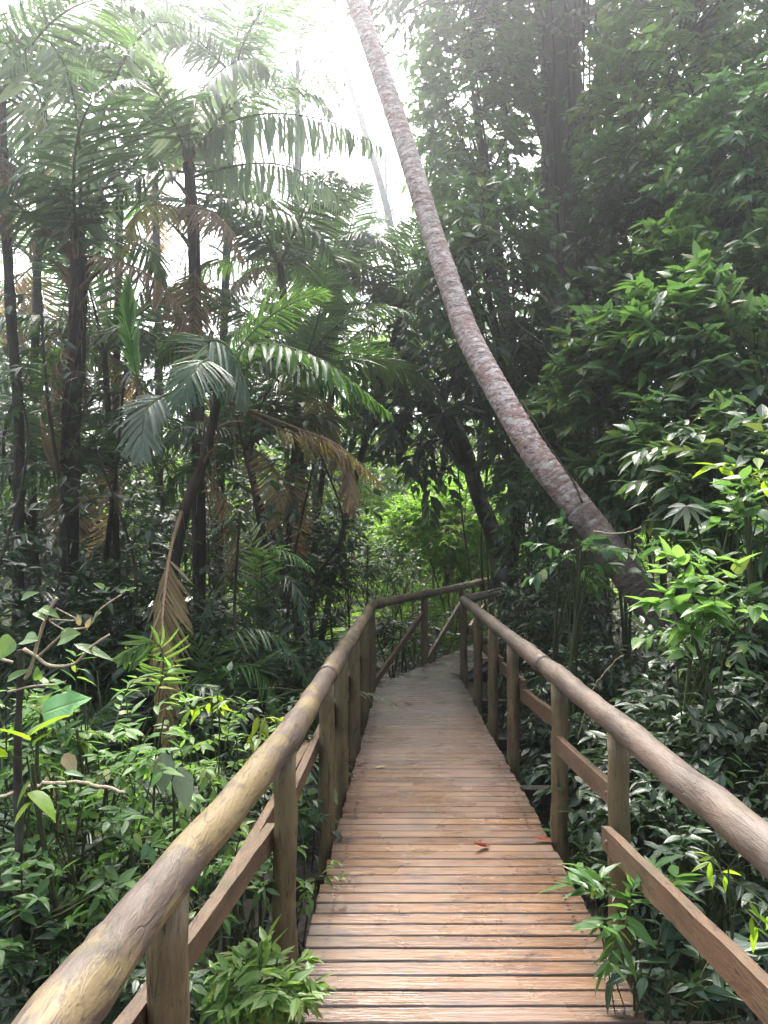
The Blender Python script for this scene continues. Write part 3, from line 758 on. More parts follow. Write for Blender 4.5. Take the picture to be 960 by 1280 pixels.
    add_frond(p, [A(285, 500, 6.4), A(350, 537, 6.3), A(415, 552, 6.2), A(478, 606, 6.1)], n=36, L=.32, w=.022, seed=18, m='frond_yellow', droop=.5, start=.3, label='yellow brown bent frond')
    add_frond(p, [A(290, 505, 6.4), A(370, 535, 6.2), A(428, 566, 6.1), A(440, 640, 6.0)], n=34, L=.30, w=.022, seed=19, m='frond_dead', droop=.6, start=.4)
    add_frond(p, [A(227, 640, 6.4), A(213, 690, 5.5), A(203, 780, 4.75), A(206, 860, 4.6), A(212, 945, 4.55)], n=44, L=.36, w=.018, seed=20, m='frond_dead', droop=1.0, vee=0, upv=(0, -1, 0), start=.42, ang0=30, ang1=60, label='dead brown frond hanging straight down')
    # low palms
    def low(name, label, base, spec, seed, **kw):
        r = thing(name, label, 'palm', base)
        for i, (pts, L, w, m, k) in enumerate(spec):
            add_frond(r, pts, n=k.pop('n', 32), L=L, w=w, seed=seed * 10 + i, m=m, rr=k.pop('rr', .009), **k)
        return r
    b = gp(328, 6.8)
    low('young_palm', 'small palm with two short bright fronds under the arching frond', b, [
        ([b, A(326, 760, 6.8), A(332, 690, 6.6), A(362, 692, 6.4), A(392, 712, 6.3)], .24, .02, 'frond_bright', dict(start=.62)),
        ([b, A(322, 760, 6.8), A(312, 665, 6.6), A(292, 645, 6.5), A(268, 662, 6.4)], .26, .018, 'frond_pale', dict(start=.62)),
        ([b, A(334, 770, 6.8), A(350, 720, 6.7), A(372, 740, 6.5), A(382, 780, 6.4)], .26, .018, 'frond', dict(start=.55)),
        ([b, A(318, 790, 6.8), A(300, 730, 6.6), A(270, 740, 6.5), A(250, 790, 6.4)], .26, .018, 'frond', dict(start=.5))], 41)
    b = gp(180, 4.4)
    low('young_palm', 'little palm with a bright green fan-like frond beside the dead hanging frond', b, [
        ([b, A(196, 900, 4.4), A(204, 822, 4.3), A(188, 803, 4.2), A(150, 822, 4.1)], .22, .022, 'frond_bright', dict(start=.74, upv=(.2, -.9, .4), droop=.5, n=20)),
        ([b, A(225, 890, 4.5), A(240, 860, 4.5), A(262, 860, 4.4), A(280, 885, 4.35)], .2, .018, 'frond', dict(start=.5))], 42)
    b = gp(262, 6.0)
    low('young_palm', 'low palm whose curved frond tip reaches the railing', b, [
        ([b, A(262, 850, 6.0), A(290, 792, 5.9), A(345, 795, 5.8), A(392, 862, 5.7)], .28, .022, 'frond', dict(start=.42, n=40, droop=.5)),
        ([b, A(255, 850, 6.0), A(235, 790, 5.9), A(205, 800, 5.8), A(180, 850, 5.7)], .28, .02, 'frond', dict(start=.4)),
        ([b, A(265, 860, 6.0), A(300, 830, 5.9), A(330, 850, 5.8), A(350, 910, 5.7)], .28, .02, 'frond_bright', dict(start=.4))], 43)
    b = gp(392, 6.6)
    low('young_palm', 'small palm poking a frond tip through the railing onto the boardwalk', b, [
        ([b, A(396, 900, 6.6), A(425, 868, 6.6), A(462, 866, 6.6), A(505, 886, 6.55)],   .15, .011, 'frond_pale', dict(start=.55, n=26, droop=.4, rr=.005)),
        ([b, A(385, 900, 6.6), A(370, 860, 6.6), A(350, 870, 6.5), A(335, 900, 6.4)], .24, .016, 'frond', dict(start=.4))], 44)
    # palms further back, each with its own stem and crown
    bg = [
        (350, 330, 11.0, .06, 11, 2.3, 'slim palm with dark drooping crown behind the silvery fronds'),
        (150, 235, 11.0, .06, 8, 2.2, 'palm standing behind the thickest stem with its crown against the sky'),
        (45, 330, 12.0, .06, 8, 2.1, 'palm with a low dark crown behind the slim stem at the photo edge'),
        (292, 95, 12.5, .07, 10, 2.3, 'tall palm with feathery crown against white sky above the silvery fronds'),
        (425, 345, 13.5, .06, 12, 2.3, 'far palm crown hanging over the bright clearing'),
        (500, 395, 12.0, .055, 11, 2.0, 'palm with dark fringe-like fronds touching the ringed leaning trunk'),
        (190, 60, 13.5, .07, 7, 2.3, 'tallest far palm fading into the bright sky'),
        (375, 470, 9.5, .045, 10, 1.9, 'short palm with dark crown beneath the arching bright frond'),
        (130, 440, 9.5, .045, 10, 1.9, 'short palm with shaded crown between the two dark stems'),
        (55, 130, 10.5, .06, 7, 2.2, 'palm with airy crown against the sky near the top corner'),
        (310, 560, 8.6, .05, 9, 1.7, 'thin-stemmed palm in the shade behind the young leaning palm'),
        (90, 600, 8.8, .05, 9, 1.7, 'thin-stemmed palm in deep shade near the ground'),
    ]
    for i, (px, py, Y, r, nf, L, lab) in enumerate(bg):
        top = A(px, py, Y); b = gp(px + {4: -60, 5: -110}.get(i, [18, -14, 10, -20][i % 4]), Y)
        mid = (top + b) / 2 + [R.normal(0, .12), R.normal(0, .12), 0]
        palm('palm_tree', lab, [b - [0, 0, .1], mid, top], r, r * .75, 60 + i, nf + (2 if py > 300 else 0), L, 'frond', 1, group='palms in the dark clump', stubs=10, hang=0 if i in (4, 5) else 1)
    # shaded stemless palms filling the left understorey
    us = [(50, 5.6, 1.7, 'stemless palm nearest the photo edge in the dark left undergrowth'), (140, 6.6, 1.7, 'stemless palm between the slim and the thick dark stems'), (262, 7.6, 1.8, 'stemless palm behind the dead hanging frond'),
          (345, 8.6, 1.3, 'stemless palm in the gloom behind the left railing'), (390, 10.4, 1.4, 'stemless palm near the bend of the left railing'), (180, 8.6, 2.0, 'larger stemless palm deep in the dark clump'), (330, 10.0, 2.0, 'stemless palm far back among the dark stems'), (75, 9.4, 2.1, 'stemless palm far back behind the thickest stem'),
          (5, 6.8, 2.2, 'tall-fronded stemless palm at the photo edge below the slim stem'), (105, 7.0, 2.2, 'stemless palm right in front of the thickest stem'), (225, 6.3, 1.9, 'stemless palm at the foot of the young leaning palm'), (255, 7.4, 1.7, 'tall-fronded stemless palm between young leaning palm and railing'), (300, 7.2, 1.15, 'stemless palm close behind the left handrail'), (20, 8.2, 2.4, 'high-fronded stemless palm behind the slim stem'), (160, 7.8, 2.3, 'high-fronded stemless palm under the pale fan frond'), (270, 9.0, 2.4, 'high-fronded stemless palm in the dark centre of the clump')]
    for i, (px, Y, L, lab) in enumerate(us):
        b = gp(px, Y); r = thing('understorey_palm', lab, 'palm', b, 'stemless palms in the shade')
        generic_fronds(r, b + [0, 0, .05], 11, L, 90 + i, 'frond', 2, lows=False)
build_palms()

# thin dark stems crowding the left understorey
def build_stems():
    labs = ['thin pole-like stem right of the slim palm', 'thin dark sapling stem left of the thickest palm stem', 'leaning thin stem right of the thickest palm stem', 'thin stem beside the fan-like frond', 'thin stem crossing behind the young leaning palm', 'thin upright stem below the arching bright frond', 'pair-trunked thin stem in the gloom by the railing', 'thin stem below the yellow brown frond', 'thin slanting stem between the two dark palms', 'thin stem nearest the railing bend', 'wispy stem at the left photo edge', 'thin slanting stem over the little bright palm']
    rs = np.random.RandomState(77)
    for i, (px, tx, ty, Y) in enumerate([(42, 50, 350, 7.0), (66, 58, 420, 8.5), (128, 160, 420, 7.4), (170, 178, 470, 8.0), (240, 225, 430, 7.4), (290, 296, 520, 7.0), (352, 345, 500, 8.0), (385, 392, 580, 8.6), (150, 120, 560, 6.4), (405, 398, 560, 9.5), (8, 22, 470, 6.0), (262, 300, 640, 6.0)]):
        b = gp(px, Y); t = A(tx, ty, Y + rs.uniform(-.5, .5))
        r = thing('sapling', labs[i], 'sapling', b, 'thin stems in the dark clump')
        wood, lf = MB(), MB()
        S = bez([b - [0, 0, .1], b * .6 + t * .4 + rs.normal(0, .2, 3), b * .25 + t * .75 + rs.normal(0, .2, 3), t], 20)
        tube(wood, S, np.linspace(.021, .010, 20) * rs.uniform(.7, 1.3), 7, False, noise=.03, rs=rs)
        for k in range(16):
            j = rs.randint(6, 20); d = nrm(np.array([rs.normal(), rs.normal(), rs.uniform(-.2, .7)]))
            twig_leaves(lf, wood, S[j], d, rs.uniform(.3, .7), 8, .15, .055, 'lance', rs, .7)
        part('stem', wood, M['bark_palm'], r); part('foliage', lf, M['leaf_dark'], r)
build_stems()

# ------------------------------------------------------------------ broadleaved trees
def build_trees():
    woody('forest_tree', 'dark mottled tree leaning beside the bend with big drooping leaves', 'tree', gp(655, 12.2), A(528, 505, 12), (.95, .9, 1.35), 150, 'leaf_dark', .30, .115, 201, 'mid', .17, 1, 9, 'bark_mottle', .9, mids=[A(622, 690, 12.2), A(598, 620, 12.1), A(574, 545, 12.0)], limb=12, twl=.5)
    woody('giant_tree', 'huge shaded trunk hung with creepers rising behind the leaning palm', 'tree', gp(722, 13.5), A(690, -60, 13.5), (3.8, 2.6, 2.0), 420, 'leaf_dark', .22, .085, 202, 'mid', .60, 1, 11, 'bark_big', .5, mids=[A(718, 560, 13.5), A(708, 330, 13.5), A(702, 100, 13.5)], limb=12, twl=.6, clump=-.2)
    woody('forest_tree', 'hazy tall tree on the sky side of the huge trunk', 'tree', gp(625, 14.2), A(592, 120, 13.8), (1.0, 1.5, 3.1), 640, 'leaf_mid', .20, .085, 203, 'mid', .13, 1, 12, 'bark_dark', .6, limb=14, twl=.5, clump=-.1)
    woody('forest_tree', 'broad far tree closing the sky behind the huge trunk', 'tree', gp(800, 17.5), A(790, 130, 17), (3.3, 1.6, 4.2), 620, 'leaf_mid', .26, .12, 216, 'far', .2, 1, 12, 'bark_dark', .6, limb=12, twl=.6, clump=-.2)
    woody('forest_tree', 'medium tree with drooping pale leaves just right of the ringed trunk', 'tree', gp(610, 10.6), A(607, 345, 10.4), (.9, .9, 1.3), 260, 'leaf_gloss', .21, .07, 204, 'lance', .07, 1, 11, 'bark_dark', .9, limb=9, twl=.4)
    woody('forest_tree', 'leafy tree filling the upper right sky', 'tree', gp(940, 11.0), A(895, 120, 10.8), (1.8, 1.6, 2.7), 900, 'leaf_mid', .20, .09, 205, 'mid', .14, 1, 12, 'bark_dark', .7, limb=16, twl=.5, clump=-.15)
    woody('forest_tree', 'tree with fresh bright leaves at the right photo edge below the top corner', 'tree', gp(990, 8.6), A(945, 240, 8.4), (.8, .9, 1.4), 260, 'leaf_gloss', .19, .07, 206, 'ovate', .07, 1, 11, 'bark_dark', .7, limb=9, twl=.4)
    woody('forest_tree', 'dark-leaved tree between the huge trunk and the right photo edge', 'tree', gp(840, 10.2), A(832, 280, 10), (1.05, 1.1, 1.7), 420, 'leaf_dark', .18, .07, 207, 'mid', .08, 1, 12, 'bark_dark', .7, limb=12, twl=.45)
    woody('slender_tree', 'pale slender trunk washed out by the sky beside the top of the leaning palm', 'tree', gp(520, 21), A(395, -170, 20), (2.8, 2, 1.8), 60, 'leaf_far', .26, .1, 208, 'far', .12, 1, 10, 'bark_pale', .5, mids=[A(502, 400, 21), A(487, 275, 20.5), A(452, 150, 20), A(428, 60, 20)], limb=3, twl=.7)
    woody('forest_tree', 'far tree with dark fine leaves in the sky gap below the washed-out trunk', 'tree', gp(445, 26), A(425, 265, 26), (2.4, 1.6, 1.4), 110, 'leaf_dark', .20, .075, 209, 'far', .10, 1, 11, 'bark_dark', .5, limb=10, twl=.5)
    woody('forest_tree', 'far tree whose top shows between silvery fronds and the leaning palm', 'tree', gp(375, 17), A(372, 75, 17), (1.1, 1.2, 1.0), 70, 'leaf_gloss', .20, .075, 210, 'far', .10, 1, 10, 'bark_dark', .5, limb=9, twl=.5)
    woody('forest_tree', 'tall airy tree at the top between the leaning palm and the hazy tree', 'tree', gp(545, 19), A(520, 20, 19), (1.0, 1.2, 2.3), 70, 'leaf_gloss', .20, .075, 211, 'far', .09, 1, 9, 'bark_dark', .5, limb=8, twl=.5)
    woody('forest_tree', 'far tree with loose crown behind the top left fronds', 'tree', gp(95, 17), A(90, 90, 17), (2.2, 1.6, 1.7), 50, 'leaf_gloss', .20, .075, 212, 'far', .10, 1, 10, 'bark_dark', .5, limb=10, twl=.55)
    woody('forest_tree', 'far tree with small leaves seen low against the sky at left', 'tree', gp(40, 19), A(30, 350, 19), (2.4, 1.5, 1.8), 80, 'leaf_far', .20, .075, 213, 'far', .10, 1, 11, 'bark_dark', .5, limb=10, twl=.5)
    woody('forest_tree', 'far tree behind the drooping dark palm crown', 'tree', gp(300, 27), A(290, 330, 27), (3.6, 1.8, 2.4), 140, 'leaf_gloss', .22, .08, 214, 'far', .11, 1, 11, 'bark_dark', .5, limb=12, twl=.5)
    woody('forest_tree', 'far tree behind the leaning trunk at mid height', 'tree', gp(520, 28), A(512, 330, 27), (2.0, 1.6, 1.7), 110, 'leaf_gloss', .22, .08, 215, 'far', .10, 1, 11, 'bark_dark', .5, limb=10, twl=.5)
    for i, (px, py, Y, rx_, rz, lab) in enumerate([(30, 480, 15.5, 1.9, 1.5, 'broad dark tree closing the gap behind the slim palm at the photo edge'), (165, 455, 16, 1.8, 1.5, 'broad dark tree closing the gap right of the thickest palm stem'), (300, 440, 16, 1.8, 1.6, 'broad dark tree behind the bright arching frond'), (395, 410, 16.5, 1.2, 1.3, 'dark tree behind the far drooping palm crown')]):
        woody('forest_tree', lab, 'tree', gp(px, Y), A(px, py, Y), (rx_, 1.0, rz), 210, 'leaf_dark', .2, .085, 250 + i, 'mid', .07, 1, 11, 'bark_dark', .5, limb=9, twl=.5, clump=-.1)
    # sunny clearing beyond the bend
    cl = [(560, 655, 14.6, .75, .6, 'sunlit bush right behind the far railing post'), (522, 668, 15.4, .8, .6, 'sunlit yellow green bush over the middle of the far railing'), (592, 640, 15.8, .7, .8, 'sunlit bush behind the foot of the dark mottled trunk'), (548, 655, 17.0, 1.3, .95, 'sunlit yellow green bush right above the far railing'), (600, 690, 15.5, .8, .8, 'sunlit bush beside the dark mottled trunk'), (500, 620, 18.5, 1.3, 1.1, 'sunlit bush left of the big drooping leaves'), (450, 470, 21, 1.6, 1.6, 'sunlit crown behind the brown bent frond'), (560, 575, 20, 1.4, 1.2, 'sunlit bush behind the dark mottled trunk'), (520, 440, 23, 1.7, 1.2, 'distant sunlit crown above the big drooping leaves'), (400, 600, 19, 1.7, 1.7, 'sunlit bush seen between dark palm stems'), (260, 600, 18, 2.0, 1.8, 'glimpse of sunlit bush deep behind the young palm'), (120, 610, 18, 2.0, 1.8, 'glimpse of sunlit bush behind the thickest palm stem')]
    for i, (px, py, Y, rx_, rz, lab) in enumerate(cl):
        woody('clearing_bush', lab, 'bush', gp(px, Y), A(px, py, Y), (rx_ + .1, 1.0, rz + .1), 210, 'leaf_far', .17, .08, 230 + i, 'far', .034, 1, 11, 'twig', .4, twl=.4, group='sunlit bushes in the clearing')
build_trees()

# ------------------------------------------------------------------ shrubs and saplings
def shrub(px, py, Y, rx_, rz, ncl, m, ll, lw, seed, label, shape='ovate', nst=3, name='leafy_shrub', base_px=None, ry=None, **kw):
    c = A(px, py, Y)
    kw.setdefault('trunk_r', .02)
    return woody(name, label, 'shrub', gp(base_px if base_px is not None else px, Y), c, (rx_, ry or rx_ * .8, rz), ncl, m, ll, lw, seed, shape, nst=nst, **kw)

def build_shrubs():
    k = dict(limb=5, barkm='stem_green')
    # right wall, from the path outwards
    W = [
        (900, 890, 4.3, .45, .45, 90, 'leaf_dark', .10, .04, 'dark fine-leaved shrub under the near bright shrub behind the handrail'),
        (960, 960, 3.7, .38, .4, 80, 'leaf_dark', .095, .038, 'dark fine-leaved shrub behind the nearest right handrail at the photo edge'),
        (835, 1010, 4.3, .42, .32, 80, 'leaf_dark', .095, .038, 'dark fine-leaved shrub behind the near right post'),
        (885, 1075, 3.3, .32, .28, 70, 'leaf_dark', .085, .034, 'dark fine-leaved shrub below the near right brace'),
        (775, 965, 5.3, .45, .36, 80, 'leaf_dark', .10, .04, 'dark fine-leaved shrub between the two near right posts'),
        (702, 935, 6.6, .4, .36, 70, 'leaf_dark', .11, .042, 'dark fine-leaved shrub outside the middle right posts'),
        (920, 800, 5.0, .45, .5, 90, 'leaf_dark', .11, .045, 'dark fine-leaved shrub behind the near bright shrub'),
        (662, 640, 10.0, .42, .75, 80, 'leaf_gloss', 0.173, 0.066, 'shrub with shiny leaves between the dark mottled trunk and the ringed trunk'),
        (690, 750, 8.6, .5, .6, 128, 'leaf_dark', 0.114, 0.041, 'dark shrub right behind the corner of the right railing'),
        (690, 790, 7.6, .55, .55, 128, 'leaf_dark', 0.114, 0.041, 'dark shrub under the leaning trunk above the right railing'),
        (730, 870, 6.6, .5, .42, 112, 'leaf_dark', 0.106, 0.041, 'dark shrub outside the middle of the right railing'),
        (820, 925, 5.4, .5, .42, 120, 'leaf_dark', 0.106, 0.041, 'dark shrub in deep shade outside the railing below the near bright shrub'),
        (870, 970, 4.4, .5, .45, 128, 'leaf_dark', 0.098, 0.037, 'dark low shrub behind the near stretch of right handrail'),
        (660, 560, 11.2, .6, .8, 92, 'leaf_gloss', 0.216, 0.084, 'shrub beneath the ringed trunk at its steepest bend'),
        (690, 450, 10.4, .5, .7, 80, 'leaf_gloss', 0.228, 0.084, 'shrub with drooping leaves in front of the huge trunk'),
        (735, 540, 8.6, .6, .75, 103, 'leaf_gloss', 0.204, 0.078, 'shrub just above the ringed trunk where it bends'),
        (800, 590, 7.4, .45, .38, 69, 'leaf_gloss', 0.192, 0.078, 'shrub draping over the leaning trunk near its base'),
        (720, 690, 5.9, .22, .22, 11, 'leaf_gloss', 0.143, 0.071, 'sparse shrub with round leaves in front of the leaning trunk base'),
        (785, 470, 7.6, .6, .65, 109, 'leaf_gloss', 0.216, 0.084, 'shrub with large glossy lance leaves in the middle of the right wall'),
        (850, 420, 7.2, .6, .6, 109, 'leaf_mid', 0.228, 0.084, 'shrub with pale hanging leaves high on the right wall'),
        (925, 470, 6.6, .55, .7, 109, 'leaf_gloss', 0.204, 0.078, 'shrub with glossy leaves at the right photo edge, mid height'),
        (790, 390, 8.6, .7, .6, 103, 'leaf_dark', 0.216, 0.084, 'dark shrub below the dark-leaved tree'),
        (850, 325, 8.4, .45, .45, 69, 'leaf_bright', 0.204, 0.072, 'sapling with fresh reddish tipped top on the right wall'),
        (940, 360, 7.6, .55, .6, 92, 'leaf_gloss', 0.204, 0.078, 'shrub below the bright tree at the right photo edge'),
        (868, 560, 6.6, .55, .6, 109, 'leaf_gloss', 0.192, 0.078, 'shrub above the hand-shaped leaf plant'),
        (910, 590, 5.6, .5, .5, 86, 'leaf_gloss', 0.180, 0.078, 'shrub with broad leaves beside the yellow sprig'),
        (935, 740, 5.8, .36, .42, 88, 'leaf_dark', 0.122, 0.049, 'shaded shrub hiding the foot of the leaning trunk'),
        (915, 660, 5.2, .34, .36, 51, 'leaf_gloss', 0.153, 0.066, 'shrub behind the hand-shaped leaf plant'),
        (965, 830, 4.4, .38, .45, 96, 'leaf_gloss', 0.106, 0.049, 'shrub at the right photo edge above the handrail'),
        (905, 850, 4.8, .34, .34, 72, 'leaf_dark', 0.106, 0.049, 'shaded shrub under the near bright shrub'),
        (620, 480, 12.5, .7, .7, 80, 'leaf_gloss', 0.228, 0.084, 'shrub under the drooping pale-leaved tree left of the huge trunk'),
        (880, 230, 9.6, .8, .6, 103, 'leaf_gloss', 0.216, 0.084, 'bushy crown between upper right tree and dark-leaved tree'),
        (570, 250, 15, .7, .9, 69, 'leaf_gloss', 0.240, 0.096, 'hazy shrub crown in the gap left of the hazy tall tree'),
    ]
    for i, (px, py, Y, rx_, rz, n, m, ll, lw, lab) in enumerate(W):
        shrub(px, py, Y, rx_, rz, n, m, ll, lw, 300 + i, lab, ['ovate', 'lance', 'lance'][i % 3] if Y < 9 else 'mid', group='shrubs of the right leafy wall', droop=[.5, .9, .7][i % 3], **k)
    shrub(885, 765, 3.9, .24, .26, 24, 'leaf_fresh', .115, .055, 340, 'near shrub with bright fresh heart-shaped leaves above the right handrail', 'heart', 2, base_px=905, droop=.5, twl=.22, perl=7, limb=4, barkm='stem_green')
    shrub(945, 650, 4.4, .18, .25, 20, 'leaf_mid', .12, .06, 341, 'near shrub with bright leaves at the right photo edge under the yellow sprig', 'ovate', 2, droop=.5, twl=.22, perl=7, limb=4, barkm='stem_green')
    shrub(925, 585, 4.6, .10, .10, 6, 'leaf_yellow', .14, .05, 342, 'sprig of yellow green young leaves at the right photo edge', 'lance', 1, base_px=960, droop=.3, twl=.14, perl=6, limb=2, barkm='stem_green', trunk_r=.01)
    # left foreground undergrowth
    L = [
        (130, 915, 3.1, .34, .3, 36, 'leaf_fresh', 0.078, 0.030, 'lance', 'bright shrub left of the dead hanging frond'),
        (205, 985, 3.3, .3, .26, 29, 'leaf_fresh', 0.075, 0.028, 'lance', 'shrub with star-like leaf tufts under the dead hanging frond'),
        (60, 1010, 2.8, .3, .28, 29, 'leaf_mid', 0.072, 0.030, 'ovate', 'shaded shrub at the left edge below the large pale leaf'),
        (270, 965, 3.7, .32, .3, 30, 'leaf_fresh', 0.072, 0.028, 'ovate', 'shrub behind the middle of the left handrail'),
        (115, 1075, 2.9, .34, .28, 33, 'leaf_mid', 0.072, 0.027, 'lance', 'dense shrub left of the near handrail'),
        (225, 1075, 3.2, .3, .26, 29, 'leaf_fresh', 0.069, 0.027, 'lance', 'shrub behind the near handrail with small glossy leaves'),
        (50, 1170, 2.6, .28, .28, 25, 'leaf_mid', 0.072, 0.028, 'ovate', 'dark shrub at the bottom left corner'),
        (300, 1090, 3.1, .2, .22, 19, 'leaf_mid', 0.066, 0.025, 'lance', 'shrub seen between handrail and brace'),
        (310, 905, 4.5, .32, .3, 29, 'leaf_dark', 0.078, 0.030, 'ovate', 'dark shrub under the railing by the low palm'),
        (340, 1010, 4.2, .3, .3, 25, 'leaf_dark', 0.072, 0.030, 'ovate', 'dark shrub glimpsed between the left posts'),
        (20, 930, 3.0, .25, .3, 23, 'leaf_fresh', 0.078, 0.034, 'ovate', 'leafy shrub around the broken stump at the left photo edge'),
        (90, 1225, 2.5, .3, .16, 40, 'leaf_dark', .08, .03, 'lance', 'low dark shrub in the bottom left corner beside the handrail'),
        (215, 1250, 2.75, .24, .16, 40, 'leaf_dark', .08, .03, 'lance', 'low dark shrub at the foot of the nearest left post'),
        (30, 1110, 2.95, .3, .2, 45, 'leaf_dark', .085, .034, 'ovate', 'dark low shrub at the left photo edge under the pale branch'),
        (150, 1120, 3.25, .3, .2, 45, 'leaf_dark', .085, .032, 'lance', 'dark low shrub behind the middle of the near handrail'),
        (265, 1030, 3.7, .3, .2, 45, 'leaf_dark', .085, .032, 'lance', 'dark low shrub behind the second left post'),
        (165, 1165, 2.7, .28, .22, 24, 'leaf_mid', 0.069, 0.027, 'lance', 'shrub outside the nearest left post'),
    ]
    for i, (px, py, Y, rx_, rz, n, m, ll, lw, shp, lab) in enumerate(L):
        shrub(px, py, Y, rx_, rz, n, m, ll, lw, 360 + i, lab, shp, group='undergrowth shrubs left of the railing', droop=[.5, .8, .3][i % 3], twl=.2, perl=9, limb=4, barkm='stem_green', trunk_r=.012)
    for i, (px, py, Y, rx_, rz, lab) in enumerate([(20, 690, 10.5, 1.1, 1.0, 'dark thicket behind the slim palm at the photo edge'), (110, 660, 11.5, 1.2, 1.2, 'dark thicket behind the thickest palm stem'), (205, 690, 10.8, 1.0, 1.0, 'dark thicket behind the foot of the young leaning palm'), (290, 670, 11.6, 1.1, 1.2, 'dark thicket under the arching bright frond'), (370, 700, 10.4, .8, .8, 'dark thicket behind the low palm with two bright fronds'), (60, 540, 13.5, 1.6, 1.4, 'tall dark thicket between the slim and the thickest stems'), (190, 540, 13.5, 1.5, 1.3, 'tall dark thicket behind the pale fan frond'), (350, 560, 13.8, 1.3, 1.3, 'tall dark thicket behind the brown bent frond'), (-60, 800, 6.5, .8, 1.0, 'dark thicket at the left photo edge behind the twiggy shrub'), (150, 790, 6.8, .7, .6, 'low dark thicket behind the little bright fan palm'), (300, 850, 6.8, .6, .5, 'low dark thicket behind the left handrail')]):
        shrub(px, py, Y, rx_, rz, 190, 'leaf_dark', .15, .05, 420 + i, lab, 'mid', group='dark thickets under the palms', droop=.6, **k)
    # plants at the deck edge
    shrub(326, 1236, 2.5, .135, .12, 50, 'leaf_fresh', .085, .026, 380, 'bright bushy plant sprawling onto the boardwalk edge at the bottom left', 'lance', 4, name='edge_plant', base_px=305, droop=.6, twl=.11, perl=10, limb=4, barkm='stem_green', trunk_r=.008)
    shrub(395, 1105, 3.5, .05, .09, 9, 'leaf_fresh', .055, .022, 381, 'small bright sprig growing up between the left post and the planks', 'lance', 1, name='edge_plant', base_px=372, droop=.5, twl=.08, perl=7, limb=2, barkm='stem_green', trunk_r=.006)
    shrub(785, 1130, 2.72, .20, .07, 15, 'leaf_mid', .11, .036, 382, 'plant with long leaves in front of the near right post', 'lance', 2, name='edge_plant', base_px=850, droop=.4, twl=.11, perl=7, limb=3, barkm='stem_green', trunk_r=.007)
    shrub(870, 1235, 2.6, .2, .12, 16, 'leaf_dark', .12, .05, 383, 'shaded low plant in the bottom right corner under the railing', 'ovate', 3, name='edge_plant', droop=.6, twl=.15, perl=7, limb=3, barkm='stem_green', trunk_r=.008)
    shrub(920, 1120, 2.6, .12, .12, 5, 'leaf_yellow', .10, .026, 384, 'thin sprig with hanging yellow leaves beside the right brace', 'lance', 1, name='edge_plant', droop=1.2, twl=.12, perl=4, limb=2, barkm='stem_green', trunk_r=.006)
    shrub(725, 1060, 4.4, .16, .10, 16, 'leaf_gloss', .10, .03, 385, 'ferny low plant between the two near right posts', 'lance', 2, name='edge_plant', droop=.4, twl=.16, perl=11, limb=3, barkm='stem_green', trunk_r=.007)
    shrub(388, 1000, 4.5, .09, .14, 9, 'leaf_gloss', .14, .07, 386, 'broad-leaved plant behind the second near left post', 'heart', 2, name='edge_plant', droop=.7, twl=.12, perl=5, limb=2, barkm='stem_green', trunk_r=.007)
    shrub(275, 880, 3.4, .08, .08, 5, 'leaf_yellow', .085, .026, 387, 'young sprig with drooping yellow leaves right of the dead hanging frond', 'lance', 1, name='edge_plant', droop=1.3, twl=.12, perl=5, limb=2, barkm='stem_green', trunk_r=.006)
    shrub(318, 905, 3.6, .06, .08, 5, 'leaf_yellow', .085, .026, 388, 'young sprig with drooping yellow leaves next to the left handrail', 'lance', 1, name='edge_plant', droop=1.3, twl=.12, perl=5, limb=2, barkm='stem_green', trunk_r=.006)
    shrub(40, 955, 2.5, .05, .06, 3, 'leaf_yellow', .13, .06, 389, 'yellow ragged leaves at the left photo edge below the twigs', 'big', 1, name='edge_plant', droop=.5, twl=.1, perl=3, limb=1, barkm='stem_green', trunk_r=.012)
    shrub(672, 770, 9.2, .28, .35, 40, 'leaf_dark', .12, .045, 390, 'dark bush swallowing the turned end of the right railing', 'mid', **k)
    shrub(430, 690, 10.6, .7, .75, 130, 'leaf_dark', .09, .035, 391, 'dark small-leaved bush behind the bend of the left railing', 'mid', **k)
    shrub(490, 712, 12.6, .5, .4, 90, 'leaf_gloss', .09, .035, 392, 'small-leaved bush behind the far railing, half in sun', 'mid', **k)
    shrub(505, 790, 11.2, .55, .35, 80, 'leaf_dark', .10, .04, 393, 'low dark bush under the far railing', 'mid', **k)
    shrub(655, 800, 11.0, .2, .25, 30, 'leaf_dark', .12, .045, 394, 'dark bush at the inner side of the path bend', 'mid', base_px=690, **k)

    # hand-shaped leaf plant on the right wall
    r = thing('palmate_plant', 'plant with one large hand-shaped leaf on the right wall', 'plant', gp(870, 5.0))
    wood, lf = MB(), MB(); tip = A(858, 632, 4.7)
    tube(wood, bez([gp(870, 5.0), A(880, 760, 4.95), A(872, 660, 4.85), tip], 16), np.linspace(.012, .004, 16), 6, False)
    a = np.radians(np.array([-165, -130, -95, -60, -25, 10, 150, 185]))
    D = np.stack([np.cos(a), -.35 + 0 * a, np.sin(a) * .55 - .15], -1)
    leaves(lf, np.repeat(tip[None], 8, 0), D, np.tile([0, -.6, .8], (8, 1)), np.array([.17, .16, .17, .16, .17, .15, .12, .12]), .042, .3, .3, 'lance')
    part('stem', wood, M['stem_green'], r); part('foliage', lf, M['leaf_grey'], r)

    # bare twiggy shrub at the left edge with its named leaves
    r = thing('twiggy_shrub', 'broken bare-twigged shrub with a few round leaves at the left photo edge', 'shrub', gp(22, 2.6))
    wood, lf = MB(), MB()
    def tw(pts, r0, r1): tube(wood, bez([A(x, y, Y) for x, y, Y in pts], 26), np.linspace(r0, r1, 26) * (1 + .06 * R.randn(26)), 7, True)
    b = gp(22, 2.6)
